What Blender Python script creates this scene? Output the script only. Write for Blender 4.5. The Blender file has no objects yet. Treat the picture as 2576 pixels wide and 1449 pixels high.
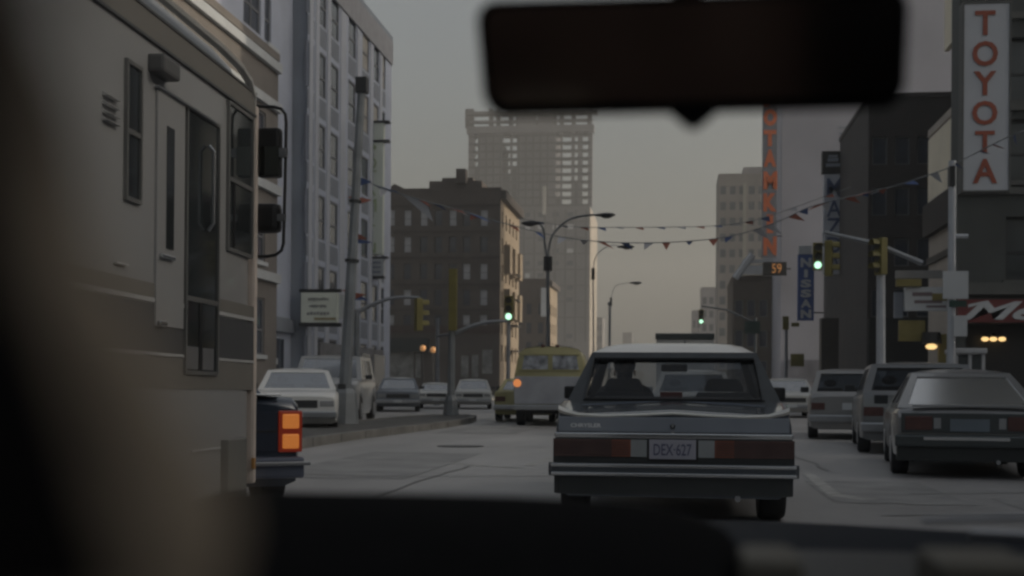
import bpy, bmesh, math, random
from mathutils import Vector, Matrix
random.seed(7)
V = Vector
sc = bpy.context.scene
col = sc.collection

# ------------------------------------------------------------------ camera
F_PX, PW, PH = 3200.0, 2576.0, 1449.0
VPX, SH, ROLL = 1700.0, 250.6, 0.007
CAM = V((0, 0, 1.0))
yaw = math.atan((VPX - PW / 2) / F_PX)
Fv = V((-math.sin(yaw), math.cos(yaw), 0))
R0, U0 = V((math.cos(yaw), math.sin(yaw), 0)), V((0, 0, 1))
Rv = (R0 + U0 * ROLL).normalized()
Uv = (U0 - R0 * ROLL).normalized()
cd = bpy.data.cameras.new('camera'); cam = bpy.data.objects.new('camera', cd); col.objects.link(cam)
cam.matrix_world = Matrix(((Rv.x, Uv.x, -Fv.x, CAM.x), (Rv.y, Uv.y, -Fv.y, CAM.y), (Rv.z, Uv.z, -Fv.z, CAM.z), (0, 0, 0, 1)))
cd.sensor_fit = 'HORIZONTAL'; cd.sensor_width = 36; cd.lens = F_PX * 36 / PW
cd.shift_y = SH / PW
cd.clip_start = 0.02; cd.clip_end = 6000
cd.dof.use_dof = True; cd.dof.focus_distance = 9.2; cd.dof.aperture_fstop = 3.9
sc.camera = cam

def ray(px, py):
    return Rv * ((px - PW / 2) / F_PX) + Uv * ((PH / 2 - py + SH) / F_PX) + Fv
def at(px, py, Y):
    d = ray(px, py); return CAM + d * (Y / d.y)
def ground(px, py, z=0.0):
    d = ray(px, py); return CAM + d * ((z - CAM.z) / d.z)
def rect(x0, y0, x1, y1, Y):
    """frontal rectangle in photo pixels (2576 wide) at street distance Y -> x0,x1,z0,z1 metres"""
    mx, my = (x0 + x1) / 2, (y0 + y1) / 2
    return at(x0, my, Y).x, at(x1, my, Y).x, at(mx, y1, Y).z, at(mx, y0, Y).z

# ------------------------------------------------------------------ sky, sun, exposure
SUN_EL, SUN_AZ = math.radians(17), math.radians(90)      # azimuth clockwise from the street direction (+Y)
w = bpy.data.worlds.new('World'); sc.world = w; w.use_nodes = True
nt = w.node_tree; nt.nodes.clear()
sky = nt.nodes.new('ShaderNodeTexSky'); sky.sky_type = 'NISHITA'; sky.sun_disc = False
sky.sun_elevation = SUN_EL; sky.sun_rotation = SUN_AZ
sky.air_density = 1.2; sky.dust_density = 9.0; sky.ozone_density = 1.0
hs = nt.nodes.new('ShaderNodeHueSaturation'); hs.inputs['Saturation'].default_value = 0.45
bg = nt.nodes.new('ShaderNodeBackground'); bg.inputs['Strength'].default_value = 0.15
wo = nt.nodes.new('ShaderNodeOutputWorld')
nt.links.new(sky.outputs[0], hs.inputs['Color']); nt.links.new(hs.outputs[0], bg.inputs['Color']); nt.links.new(bg.outputs[0], wo.inputs[0])
sl = bpy.data.lights.new('sun', 'SUN'); sl.energy = 2.0; sl.angle = math.radians(0.6); sl.color = (1.0, 0.86, 0.68)
so = bpy.data.objects.new('sun', sl); col.objects.link(so)
sdir = V((math.sin(SUN_AZ) * math.cos(SUN_EL), math.cos(SUN_AZ) * math.cos(SUN_EL), math.sin(SUN_EL)))
so.rotation_euler = sdir.to_track_quat('Z', 'Y').to_euler()
so.location = (0, 0, 60)
sc.view_settings.view_transform = 'Standard'; sc.view_settings.look = 'None'
sc.view_settings.gamma = 1.0; sc.view_settings.use_curve_mapping = False
sc.view_settings.exposure = -0.03
sc.render.engine = 'CYCLES'
sc.cycles.use_denoising = True
sc.cycles.max_bounces = 8; sc.cycles.transparent_max_bounces = 24; sc.cycles.volume_bounces = 1
sc.cycles.sample_clamp_indirect = 4.0
sc.cycles.pixel_filter_type = 'GAUSSIAN'; sc.cycles.filter_width = 2.9

# ------------------------------------------------------------------ materials
_m = {}
def M(name, rgb, rough=0.6, metal=0.0, var=0.12, scale=2.0, bump=0.0, coat=0.0, stretch=None, spec=0.5):
    if name in _m: return _m[name]
    m = bpy.data.materials.new(name); m.use_nodes = True; _m[name] = m
    n = m.node_tree.nodes; L = m.node_tree.links; b = n['Principled BSDF']
    b.inputs['Roughness'].default_value = rough; b.inputs['Metallic'].default_value = metal
    b.inputs['Coat Weight'].default_value = coat; b.inputs['Coat Roughness'].default_value = 0.05
    b.inputs['Specular IOR Level'].default_value = spec
    tc = n.new('ShaderNodeTexCoord'); nz = n.new('ShaderNodeTexNoise'); nz.inputs['Scale'].default_value = scale
    nz.inputs['Detail'].default_value = 6
    if stretch:
        mp = n.new('ShaderNodeMapping'); mp.inputs['Scale'].default_value = stretch
        L.new(tc.outputs['Object'], mp.inputs[0]); L.new(mp.outputs[0], nz.inputs['Vector'])
    else: L.new(tc.outputs['Object'], nz.inputs['Vector'])
    mr = n.new('ShaderNodeMapRange'); mr.inputs['From Min'].default_value = 0.3; mr.inputs['From Max'].default_value = 0.7
    mr.inputs['To Min'].default_value = 1 - var; mr.inputs['To Max'].default_value = 1 + var
    L.new(nz.outputs[0], mr.inputs[0])
    vm = n.new('ShaderNodeVectorMath'); vm.operation = 'SCALE'; vm.inputs[0].default_value = rgb
    L.new(mr.outputs[0], vm.inputs['Scale']); L.new(vm.outputs[0], b.inputs['Base Color'])
    if bump:
        n2 = n.new('ShaderNodeTexNoise'); n2.inputs['Scale'].default_value = scale * 12; n2.inputs['Detail'].default_value = 4
        L.new(tc.outputs['Object'], n2.inputs['Vector'])
        bp = n.new('ShaderNodeBump'); bp.inputs['Strength'].default_value = bump; bp.inputs['Distance'].default_value = 0.02
        L.new(n2.outputs[0], bp.inputs['Height']); L.new(bp.outputs[0], b.inputs['Normal'])
    return m
def brick_mat(name, c1, c2, mortar, sx=1.0):
    if name in _m: return _m[name]
    m = M(name, c1, 0.85); n = m.node_tree.nodes; L = m.node_tree.links; b = n['Principled BSDF']
    br = n.new('ShaderNodeTexBrick'); br.inputs['Color1'].default_value = (*c1, 1); br.inputs['Color2'].default_value = (*c2, 1)
    br.inputs['Mortar'].default_value = (*mortar, 1); br.inputs['Scale'].default_value = 2.2 * sx
    mp = n.new('ShaderNodeMapping'); mp.inputs['Rotation'].default_value = (math.pi / 2, 0, 0)
    tc = n.new('ShaderNodeTexCoord'); L.new(tc.outputs['Object'], mp.inputs[0]); L.new(mp.outputs[0], br.inputs['Vector'])
    nz = n.new('ShaderNodeTexNoise'); nz.inputs['Scale'].default_value = 0.5; nz.inputs['Detail'].default_value = 5; L.new(tc.outputs['Object'], nz.inputs['Vector'])
    mr = n.new('ShaderNodeMapRange'); mr.inputs['To Min'].default_value = 0.7; mr.inputs['To Max'].default_value = 1.3; L.new(nz.outputs[0], mr.inputs[0])
    vm = n.new('ShaderNodeVectorMath'); vm.operation = 'SCALE'; L.new(br.outputs[0], vm.inputs[0]); L.new(mr.outputs[0], vm.inputs['Scale'])
    L.new(vm.outputs[0], b.inputs['Base Color'])
    return m
def glass(name, tint=(0.8, 0.85, 0.85), refl=1.0, rough=0.02, base=0.0):
    if name in _m: return _m[name]
    m = bpy.data.materials.new(name); m.use_nodes = True; _m[name] = m
    n = m.node_tree.nodes; L = m.node_tree.links; n.clear()
    o = n.new('ShaderNodeOutputMaterial'); mx = n.new('ShaderNodeMixShader'); t = n.new('ShaderNodeBsdfTransparent'); g = n.new('ShaderNodeBsdfGlossy')
    t.inputs[0].default_value = (*tint, 1); g.inputs['Roughness'].default_value = rough
    fr = n.new('ShaderNodeFresnel'); fr.inputs[0].default_value = 1.5
    mu = n.new('ShaderNodeMath'); mu.operation = 'MULTIPLY_ADD'; mu.inputs[1].default_value = refl; mu.inputs[2].default_value = base; mu.use_clamp = True
    L.new(fr.outputs[0], mu.inputs[0]); L.new(mu.outputs[0], mx.inputs[0]); L.new(t.outputs[0], mx.inputs[1]); L.new(g.outputs[0], mx.inputs[2]); L.new(mx.outputs[0], o.inputs[0])
    return m
def emit(name, rgb, st, base=None):
    if name in _m: return _m[name]
    m = M(name, base or rgb, 0.3, var=0.05); b = m.node_tree.nodes['Principled BSDF']
    b.inputs['Emission Color'].default_value = (*rgb, 1); b.inputs['Emission Strength'].default_value = st
    return m

# ------------------------------------------------------------------ mesh builder
class MB:
    def __init__(s): s.v = []; s.f = []
    def add(s, vs, fs):
        o = len(s.v); s.v += [V(p) for p in vs]; s.f += [tuple(i + o for i in f) for f in fs]; return s
    def box(s, x0, x1, y0, y1, z0, z1):
        x0, x1 = min(x0, x1), max(x0, x1); y0, y1 = min(y0, y1), max(y0, y1); z0, z1 = min(z0, z1), max(z0, z1)
        return s.add([(x0, y0, z0), (x1, y0, z0), (x1, y1, z0), (x0, y1, z0), (x0, y0, z1), (x1, y0, z1), (x1, y1, z1), (x0, y1, z1)],
                     [(0, 3, 2, 1), (4, 5, 6, 7), (0, 1, 5, 4), (1, 2, 6, 5), (2, 3, 7, 6), (3, 0, 4, 7)])
    def quad(s, *p): return s.add(p, [tuple(range(len(p)))])
    def prism(s, poly, ex):
        n = len(poly); ex = V(ex); p = [V(q) for q in poly]
        return s.add(p + [q + ex for q in p], [tuple(range(n - 1, -1, -1)), tuple(range(n, 2 * n))] + [(i, (i + 1) % n, n + (i + 1) % n, n + i) for i in range(n)])
    def tube(s, pts, r, seg=8):
        pts = [V(p) for p in pts]; n = len(pts); rs = r if isinstance(r, (list, tuple)) else [r] * n
        vs = []; fs = []; prev = None
        for i, p in enumerate(pts):
            d = (pts[min(i + 1, n - 1)] - pts[max(i - 1, 0)]).normalized()
            a = prev if prev is not None else (V((0, 0, 1)) if abs(d.z) < 0.9 else V((1, 0, 0)))
            a = (a - d * a.dot(d)).normalized(); b = d.cross(a); prev = a
            for k in range(seg):
                t = 2 * math.pi * k / seg; vs.append(p + (a * math.cos(t) + b * math.sin(t)) * rs[i])
        for i in range(n - 1):
            for k in range(seg):
                k2 = (k + 1) % seg; fs.append((i * seg + k, i * seg + k2, (i + 1) * seg + k2, (i + 1) * seg + k))
        fs += [tuple(range(seg - 1, -1, -1)), tuple((n - 1) * seg + k for k in range(seg))]
        return s.add(vs, fs)
    def loft(s, rings, closed=True, caps=True):
        n = len(rings[0]); vs = [V(p) for r in rings for p in r]; fs = []
        for i in range(len(rings) - 1):
            for k in range(n if closed else n - 1):
                k2 = (k + 1) % n; fs.append((i * n + k, i * n + k2, (i + 1) * n + k2, (i + 1) * n + k))
        if caps and closed: fs += [tuple(range(n - 1, -1, -1)), tuple((len(rings) - 1) * n + k for k in range(n))]
        return s.add(vs, fs)
    def ball(s, c, rx, ry=None, rz=None, u=10, v=6):
        ry = ry or rx; rz = rz or rx; c = V(c)
        rings = [[c + V((rx * math.sin(a) * math.cos(2 * math.pi * k / u), ry * math.sin(a) * math.sin(2 * math.pi * k / u), rz * math.cos(a))) for k in range(u)]
                 for a in [math.pi * (i + 0.02) / (v + 0.04) for i in range(v + 1)]]
        return s.loft(rings)
    def sheet(s, a, b, c, d, holes, reveal=None):
        """bilinear quad a,b,c,d (a->b = u, a->d = v) with rectangular holes in uv; reveal = inward vector"""
        a, b, c, d = V(a), V(b), V(c), V(d)
        P = lambda u, v: (a * (1 - u) + b * u) * (1 - v) + (d * (1 - u) + c * u) * v
        us = sorted({0.0, 1.0} | {h[0] for h in holes} | {h[1] for h in holes}); vs_ = sorted({0.0, 1.0} | {h[2] for h in holes} | {h[3] for h in holes})
        for i in range(len(us) - 1):
            for j in range(len(vs_) - 1):
                cu, cv = (us[i] + us[i + 1]) / 2, (vs_[j] + vs_[j + 1]) / 2
                if any(h[0] < cu < h[1] and h[2] < cv < h[3] for h in holes): continue
                s.quad(P(us[i], vs_[j]), P(us[i + 1], vs_[j]), P(us[i + 1], vs_[j + 1]), P(us[i], vs_[j + 1]))
        if reveal is not None:
            rv = V(reveal)
            for h in holes:
                q = [P(h[0], h[2]), P(h[1], h[2]), P(h[1], h[3]), P(h[0], h[3])]
                for k in range(4): s.quad(q[k], q[(k + 1) % 4], q[(k + 1) % 4] + rv, q[k] + rv)
        return P
    def mesh(s, name, mat, bevel=0.0, smooth=False, fix=True):
        me = bpy.data.meshes.new(name); me.from_pydata([tuple(p) for p in s.v], [], s.f)
        bm = bmesh.new(); bm.from_mesh(me)
        bmesh.ops.remove_doubles(bm, verts=bm.verts, dist=1e-5)
        if fix: bmesh.ops.recalc_face_normals(bm, faces=bm.faces)
        if bevel:
            es = [e for e in bm.edges if len(e.link_faces) == 2 and e.calc_face_angle(0) > 0.5]
            bmesh.ops.bevel(bm, geom=es, offset=bevel, segments=2, affect='EDGES', profile=0.6)
        if smooth:
            for f in bm.faces: f.smooth = True
            for e in bm.edges:
                if len(e.link_faces) == 2 and e.calc_face_angle(0) > 0.75: e.smooth = False
        bm.to_mesh(me); bm.free()
        if mat: me.materials.append(mat)
        return me

def new(name, data, parent=None, mat4=None):
    o = bpy.data.objects.new(name, data); col.objects.link(o)
    if parent is not None: o.parent = parent
    if mat4 is not None: o.matrix_local = mat4
    return o
def tag(o, label=None, cat=None, group=None, kind=None):
    if label: o['label'] = label
    if cat: o['category'] = cat
    if group: o['group'] = group
    if kind: o['kind'] = kind
    return o
class Thing:
    """Empty at the base; parts given in world coordinates unless local=True"""
    def __init__(s, name, label, cat, loc=(0, 0, 0), yaw=0.0, group=None, pitch=0.0):
        s.r = new(name, None); s.r.empty_display_size = 0.3
        s.m = Matrix.Translation(V(loc)) @ Matrix.Rotation(yaw, 4, 'Z') @ Matrix.Rotation(pitch, 4, 'X')
        s.r.matrix_world = s.m; s.inv = s.m.inverted(); tag(s.r, label, cat, group)
    def part(s, name, mb, mat, parent=None, local=False, bevel=0.0, smooth=False, label=None, kind=None):
        me = mb.mesh(name, mat, bevel, smooth)
        if not local: me.transform(s.inv)
        o = new(name, me, parent or s.r)
        if label: o['label'] = label
        if kind: o['kind'] = kind
        return o
def structure(name, mb, mat, smooth=False, parent=None, kind='structure'):
    o = new(name, mb.mesh(name, mat, smooth=smooth), parent)
    if parent is None: o['kind'] = kind
    return o

_txt = {}
def letters(s, wd, ht, depth=0.02, bold=0.03, shear=0.0, keep=False):
    """mesh builder of flat extruded lettering, centred, in the XZ plane, facing -Y"""
    c = bpy.data.curves.new('lettering', 'FONT'); c.body = s; c.offset = bold; c.extrude = 0.5; c.shear = shear; c.resolution_u = 3
    o = bpy.data.objects.new('lettering', c); col.objects.link(o)
    dg = bpy.context.evaluated_depsgraph_get(); me = bpy.data.meshes.new_from_object(o.evaluated_get(dg))
    vs = [v.co.copy() for v in me.vertices]; fs = [tuple(p.vertices) for p in me.polygons]
    bpy.data.objects.remove(o); bpy.data.curves.remove(c); bpy.data.meshes.remove(me)
    x0, x1 = min(v.x for v in vs), max(v.x for v in vs); y0, y1 = min(v.y for v in vs), max(v.y for v in vs)
    mb = MB(); sx = wd / max(x1 - x0, 1e-6); sy = ht / max(y1 - y0, 1e-6)
    if keep: sx = sy = min(sx, sy)
    mb.add([V(((v.x - (x0 + x1) / 2) * sx, -v.z * depth * 2 * 0.5, (v.y - (y0 + y1) / 2) * sy)) for v in vs], fs)
    return mb
def moved(mb, x, y, z):
    o = V((x, y, z)); mb.v = [p + o for p in mb.v]; return mb

# ------------------------------------------------------------------ shared materials
asphalt_c = (0.32, 0.31, 0.305)
MAT = dict(
    asphalt=M('asphalt', asphalt_c, 0.45, var=0.3, scale=0.5, bump=0.35, stretch=(1, 0.3, 1)),
    concrete=M('concrete', (0.26, 0.25, 0.235), 0.8, var=0.2, scale=0.8, bump=0.2),
    kerb=M('kerb_stone', (0.17, 0.165, 0.155), 0.75, var=0.25, scale=1.5, bump=0.2),
    island=M('island_paving', (0.075, 0.075, 0.072), 0.85, var=0.3, scale=1.2, bump=0.3),
    line=M('road_paint', (0.42, 0.41, 0.39), 0.7, var=0.3, scale=6),
    steel=M('galvanised_steel', (0.24, 0.255, 0.28), 0.5, 0.5, var=0.15, scale=3),
    pole=M('grey_pole_paint', (0.15, 0.165, 0.18), 0.55, 0.2, var=0.2, scale=2.5),
    darkmetal=M('dark_metal', (0.03, 0.032, 0.035), 0.5, 0.3),
    black=M('black_plastic', (0.012, 0.012, 0.013), 0.5, var=0.2),
    rubber=M('tyre_rubber', (0.018, 0.018, 0.02), 0.8),
    chrome=M('chrome', (0.62, 0.63, 0.64), 0.14, 1.0, var=0.05),
    dullchrome=M('bumper_metal', (0.36, 0.37, 0.39), 0.32, 0.9, var=0.1),
    yellow=M('signal_yellow', (0.15, 0.13, 0.035), 0.55, var=0.2),
    winglass=M('window_glass', (0.05, 0.06, 0.08), 0.08, var=0.35, scale=0.7, spec=0.8),
    blind=M('window_blind', (0.42, 0.42, 0.44), 0.7, var=0.15, scale=1),
    carglass=glass('car_glass', (0.42, 0.47, 0.52), 0.6),
    glareglass=glass('glare_glass', (0.35, 0.37, 0.4), 1.2, 0.15, 0.45),
    clear=glass('clear_glass', (0.95, 0.97, 0.98), 0.7, 0.02, 0.012),
    green=emit('green_light', (0.55, 1.0, 0.72), 1.6),
    darklens=M('unlit_lens', (0.03, 0.03, 0.028), 0.3),
    warm=emit('warm_lamp', (1.0, 0.66, 0.28), 1.3),
    red_lens=M('red_lens', (0.09, 0.04, 0.036), 0.25, var=0.15, scale=8),
    white=M('white_paint', (0.55, 0.55, 0.54), 0.5, var=0.08),
    signwhite=M('sign_white', (0.46, 0.48, 0.50), 0.5, var=0.08, scale=1),
)

# ------------------------------------------------------------------ ground
structure('ground', MB().quad((-690, -60, -0.02), (690, -60, -0.02), (690, 1290, -0.02), (-690, 1290, -0.02)), M('bare_ground', (0.13, 0.125, 0.12), 0.9))
structure('road', MB().quad((-14.5, -30, 0), (6.2, -30, 0), (6.2, 1200, 0), (-14.5, 1200, 0)), MAT['asphalt'])
structure('cross_street', MB().quad((6.2, 22, -0.004), (120, 22, -0.004), (120, 43.5, -0.004), (6.2, 43.5, -0.004)), MAT['asphalt'])
def slab(name, x0, x1, y0, y1, top=0.13):
    s = structure(name, MB().box(x0, x1, y0, y1, -0.1, top), MAT['concrete'])
    return s
slab('pavement', 6.2, 40, 43.5, 900); slab('pavement', 6.2, 40, -30, 22); slab('pavement', -40, -14.5, -30, 900)
# median island with rounded nose
isl = [(-8.15, 14), (-6.0, 14), (-5.95, 20.4), (-5.95, 24), (-5.75, 27.5), (-5.6, 31), (-5.65, 35), (-5.95, 37.8), (-6.4, 39.3), (-7.0, 39.6), (-7.5, 38.9), (-7.8, 37), (-8.0, 30)]
isl_o = structure('median_island', MB().prism([(x, y, -0.05) for x, y in isl], (0, 0, 0.19)), MAT['island'])
kr = MB()
for i in range(1, len(isl)):                                   # kerb stones along the island edge
    a, b = V((*isl[i], 0)), V((*isl[(i + 1) % len(isl)], 0))
    n = max(1, int((b - a).length / 1.5)); nn = V((b.y - a.y, a.x - b.x, 0)).normalized()
    for k in range(n):
        p, q = a.lerp(b, (k + 0.01) / n), a.lerp(b, (k + 0.99) / n); j = random.uniform(-0.006, 0.006)
        s = MB().prism([p + nn * 0.02, q + nn * 0.02, q - nn * 0.15, p - nn * 0.15], (0, 0, 0.155 + j))
        o = structure('kerb_stone', s, MAT['kerb'], parent=isl_o)
mk = MB()
def strip(a, b, wd, z=0.005):
    a, b = V((a.x, a.y, z)), V((b.x, b.y, z)); n = (b - a).cross(V((0, 0, 1))).normalized() * wd / 2
    return MB().quad(a - n, b - n, b + n, a + n)
for pa, pb, wd in [((1130, 1166), (1310, 1178), 0.16), ((1330, 1172), (1392, 1150), 0.12), ((2030, 1190), (2100, 1246), 0.13), ((2095, 1246), (2190, 1258), 0.2), ((1560, 1046), (1568, 1030), 0.14)]:
    structure('lane_marking', strip(ground(*pa), ground(*pb), wd), MAT['line'])

patchm = M('asphalt_patch', (0.26, 0.255, 0.25), 0.55, var=0.25, scale=1.5, bump=0.25); tarm = M('tar_seam', (0.21, 0.205, 0.20), 0.45, var=0.2, scale=4)
for x0, x1, y0, y1 in ((-4.6, -2.9, 13.5, 19), (1.4, 2.6, 11.5, 14.2), (-1.2, 0.6, 24, 31), (-5.2, -3.4, 27, 40), (2.9, 4.4, 10, 12.2), (-12.2, -9.4, 30, 46), (0.8, 2.2, 33, 45)):
    n = 7; ed_ = [(x0 + (x1 - x0) * k / n, y0 + random.uniform(-.08, .08)) for k in range(n + 1)] + [(x1 - (x1 - x0) * k / n, y1 + random.uniform(-.1, .1)) for k in range(n + 1)]
    structure('road_patch', MB().quad(*[(x, y, 0.004) for x, y in ed_]), patchm)
def seam(pts, wd):
    P = []; 
    for (a_, b_) in zip(pts, pts[1:]):
        for k in range(8): P.append(V((a_[0] + (b_[0] - a_[0]) * k / 8 + random.uniform(-.05, .05), a_[1] + (b_[1] - a_[1]) * k / 8, 0)))
    P.append(V((*pts[-1], 0))); mb = MB()
    for p, q in zip(P, P[1:]):
        n = (q - p).cross(V((0, 0, 1))).normalized() * wd / 2; mb.quad((p - n) + V((0, 0, .008)), (q - n) + V((0, 0, .008)), (q + n) + V((0, 0, .008)), (p + n) + V((0, 0, .008)))
    structure('tar_seam', mb, tarm)
seam([(-2.7, 11), (-2.6, 16)], 0.04); seam([(1.9, 16), (1.7, 22)], 0.04); seam([(-6, 21.5), (-1, 21.0)], 0.05); seam([(1.6, 10.4), (3.4, 10.9), (6, 10.5)], 0.05); seam([(-5.5, 14.2), (-3.2, 13.8), (-1.2, 14.4)], 0.05); seam([(2.2, 12.6), (4.5, 13.4)], 0.04)
for x, y in ((-3.6, 21.2), (-0.9, 36)):
    t = Thing('manhole_cover', {21.2: 'round iron manhole cover in the road beside the median island', 36: 'round iron manhole cover farther along the lane'}[y], 'manhole cover', (x, y, 0.0))
    t.part('frame', MB().tube([(x, y, -0.02), (x, y, 0.010)], 0.40, 20), M('iron_frame', (0.07, 0.068, 0.066), 0.5, 0.4)); t.part('lid', MB().tube([(x, y, -0.02), (x, y, 0.014)], 0.33, 20), M('iron_lid', (0.10, 0.098, 0.095), 0.45, 0.5, var=0.3, scale=20))

# ------------------------------------------------------------------ building helpers
def basis(P0, N):
    N = V(N).normalized(); U = V((-N.y, N.x, 0))
    return Matrix(((U.x, -N.x, 0, P0[0]), (U.y, -N.y, 0, P0[1]), (0, 0, 1, P0[2]), (0, 0, 0, 1)))
class Face:
    """a facade plane: local X along the wall, local Y inwards, Z up"""
    def __init__(s, T, P0, N, W, H):
        s.T, s.W, s.H = T, W, H; s.m = T.inv @ basis(P0, N); s.cache = {}
    def put(s, name, mb, mat, parent=None, dx=0, dy=0, dz=0, **k):
        bev = k.pop('bevel', 0); me = mb if isinstance(mb, bpy.types.Mesh) else mb.mesh(name, mat, bev)
        if parent is None: o = new(name, me, s.T.r, s.m @ Matrix.Translation((dx, dy, dz)))
        else: o = new(name, me, parent, Matrix.Translation((dx, dy, dz)))
        return o
    def box(s, name, u0, u1, v0, v1, out, inn, mat): return s.put(name, MB().box(0, u1 - u0, -out, inn, 0, v1 - v0), mat, dx=u0, dz=v0)
    def wall(s, holes, mat, reveal=0.25, thick=None, name='wall'):
        mb = MB(); W, H = s.W, s.H
        mb.sheet((0, 0, 0), (W, 0, 0), (W, 0, H), (0, 0, H), [(h[0] / W, h[1] / W, h[2] / H, h[3] / H) for h in holes], (0, reveal, 0))
        return s.put(name, mb, mat)
    def window(s, u0, u1, v0, v1, depth=0.2, fmat=None, pmat=None, mull=1, sash=True, sill=None):
        wd, ht = u1 - u0, v1 - v0; key = (round(wd, 2), round(ht, 2), fmat.name, pmat.name, mull)
        if key not in s.cache:
            t = min(0.09, wd * 0.08); f = MB()
            f.box(0, t, -0.02, 0.06, 0, ht).box(wd - t, wd, -0.02, 0.06, 0, ht).box(t, wd - t, -0.02, 0.06, 0, t).box(t, wd - t, -0.02, 0.06, ht - t, ht)
            if sash: f.box(t, wd - t, -0.01, 0.05, ht * 0.42, ht * 0.42 + t)
            for i in range(1, mull): f.box(wd * i / mull - t / 2, wd * i / mull + t / 2, -0.01, 0.05, t, ht - t)
            s.cache[key] = (f.mesh('window', fmat), MB().box(t * 0.5, wd - t * 0.5, 0.02, 0.04, t * 0.5, ht - t * 0.5).mesh('pane', pmat))
        fm, pm = s.cache[key]
        o = s.put('window', fm, None, dx=u0, dy=depth, dz=v0); s.put('pane', pm, None, parent=o)
        if sill: s.box('sill', u0 - 0.1, u1 + 0.1, v0 - 0.16, v0, 0.1, 0.05, sill)
        return o
def shell(T, x0, x1, y0, y1, z1, mat, skip=()):
    """the plain sides, back and roof of a building as its wall part, leaving out detailed faces"""
    mb = MB()
    if 'front' not in skip: mb.quad((x0, y0, 0), (x1, y0, 0), (x1, y0, z1), (x0, y0, z1))
    if 'back' not in skip: mb.quad((x0, y1, 0), (x1, y1, 0), (x1, y1, z1), (x0, y1, z1))
    if 'left' not in skip: mb.quad((x0, y0, 0), (x0, y1, 0), (x0, y1, z1), (x0, y0, z1))
    if 'right' not in skip: mb.quad((x1, y0, 0), (x1, y1, 0), (x1, y1, z1), (x1, y0, z1))
    me = mb.mesh('wall', mat, fix=False); me.transform(T.inv); new('wall', me, T.r)
    T.part('roof', MB().box(x0 - 0.05, x1 + 0.05, y0 - 0.05, y1 + 0.05, z1 + 0.003, z1 + 0.3), mat)

# ------------------------------------------------------------------ left: grey office block
LX = -16.0
Yn, Yf = 54.0, 70.2
T = Thing('office_building', 'tall blue-grey office block with rows of tall windows, left of the street', 'building', (LX - 8, 60, 0))
bluegrey = M('blue_grey_panel', (0.44, 0.475, 0.575), 0.7, var=0.1, scale=0.5)
greydark = M('dark_grey_panel', (0.27, 0.30, 0.35), 0.75, var=0.12, scale=0.5)
spand = M('spandrel_grey', (0.22, 0.24, 0.28), 0.7, var=0.12, scale=0.8)
cream = M('cream_curtain', (0.36, 0.34, 0.31), 0.7)
H_P = 20.4
shell(T, LX - 18, LX, Yn, Yf, H_P, greydark, skip=('right',))  # shade on the front end wall put into this darker panel colour
Fc = Face(T, (LX, Yn, 0), (1, 0, 0), Yf - Yn, H_P)
def u_at(px, lat=LX, Y0=Yn):                                       # pixel column -> distance along a street-facing wall
    d = ray(px, 978); return (lat / d.x) * d.y - Y0
cols = [(768, 785), (796, 815), (827, 847), (871, 890), (906, 923), (935, 948), (955, 964)]
rows = []
z = 0.0
fl = 3.22
v_first = at(768, 658, Yn + u_at(768)).z                            # top of the lowest visible window row
tops = [v_first + fl * k for k in range(-2, 5)]
holes = []; wins = []
for (a, b) in cols:
    u0, u1 = u_at(a), u_at(b)
    for t in tops:
        v1 = t; v0 = t - 2.0
        if v1 > H_P - 0.9 or v0 < 0.5: continue
        holes.append((u0, u1, v0, v1)); wins.append((u0, u1, v0, v1))
Fc.wall(holes, bluegrey, 0.09)
fr = M('window_frame_grey', (0.16, 0.165, 0.18), 0.6)
for (u0, u1, v0, v1) in wins:
    lit = v1 > 15.5 and random.random() < 0.2
    Fc.window(u0, u1, v0, v1, 0.05, fr, cream if lit else MAT['winglass'], 1, True)
for (a, b) in cols:                                                 # recessed spandrel panels under each window
    u0, u1 = u_at(a), u_at(b)
    for t in tops:
        if t > H_P - 0.9: continue
        Fc.box('spandrel', u0, u1, max(0.2, t - 2.95), t - 2.1, 0.012, 0.02, spand)
for px in (757, 787.5, 817, 850, 892, 925, 949.5):
    u = max(0.02, u_at(px)); Fc.box('pier', u, u + (0.55 if px != 850 else 1.0), 0, H_P - 1.4, 0.04, 0.02, M('pier_grey', (0.45, 0.47, 0.53), 0.7, var=0.1, scale=0.6))
Fc.box('cornice', 0.0, Yf - Yn, H_P - 1.3, H_P, 0.08, 0.02, M('cornice_grey', (0.30, 0.30, 0.325), 0.7))
Fc.box('shop_front', u_at(800), u_at(960), 0.3, 3.0, 0.1, 0.02, M('shop_front_grey', (0.17, 0.17, 0.18), 0.6, var=0.35, scale=1.5))
for a, b in ((905, 925), (935, 962)): Fc.box('shop_window', u_at(a), u_at(b), 0.8, 2.7, 0.13, 0.0, MAT['winglass'])

# nearer wing, set back a little
T = Thing('corner_wing', 'plain pale blue-grey building wing with one strip of dark windows, between motorhome and office block', 'building', (LX - 8, 50, 0))
Yw0, Yw1, LW = 44.0, 53.9, LX - 0.7
shell(T, LW - 16, LW, Yw0, Yw1, 26, bluegrey, skip=('right',))
Fw = Face(T, (LW, Yw0, 0), (1, 0, 0), Yw1 - Yw0, 26)
ua, ub = u_at(659, LW, Yw0), u_at(676, LW, Yw0)
hs_ = [(ua, ub, 2.3 + 3.2 * k, 4.4 + 3.2 * k) for k in range(7)]
ua2 = u_at(606, LW, Yw0); ub2 = u_at(650, LW, Yw0)
hs_ += [(ua2, ub2, 2.3 + 3.2 * k, 4.4 + 3.2 * k) for k in range(4, 7)]
Fw.wall(hs_, bluegrey, 0.12)
for h in hs_: Fw.window(*h, 0.08, fr, MAT['winglass'], 1 if h[1] - h[0] < 1.6 else 2, True)
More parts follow.
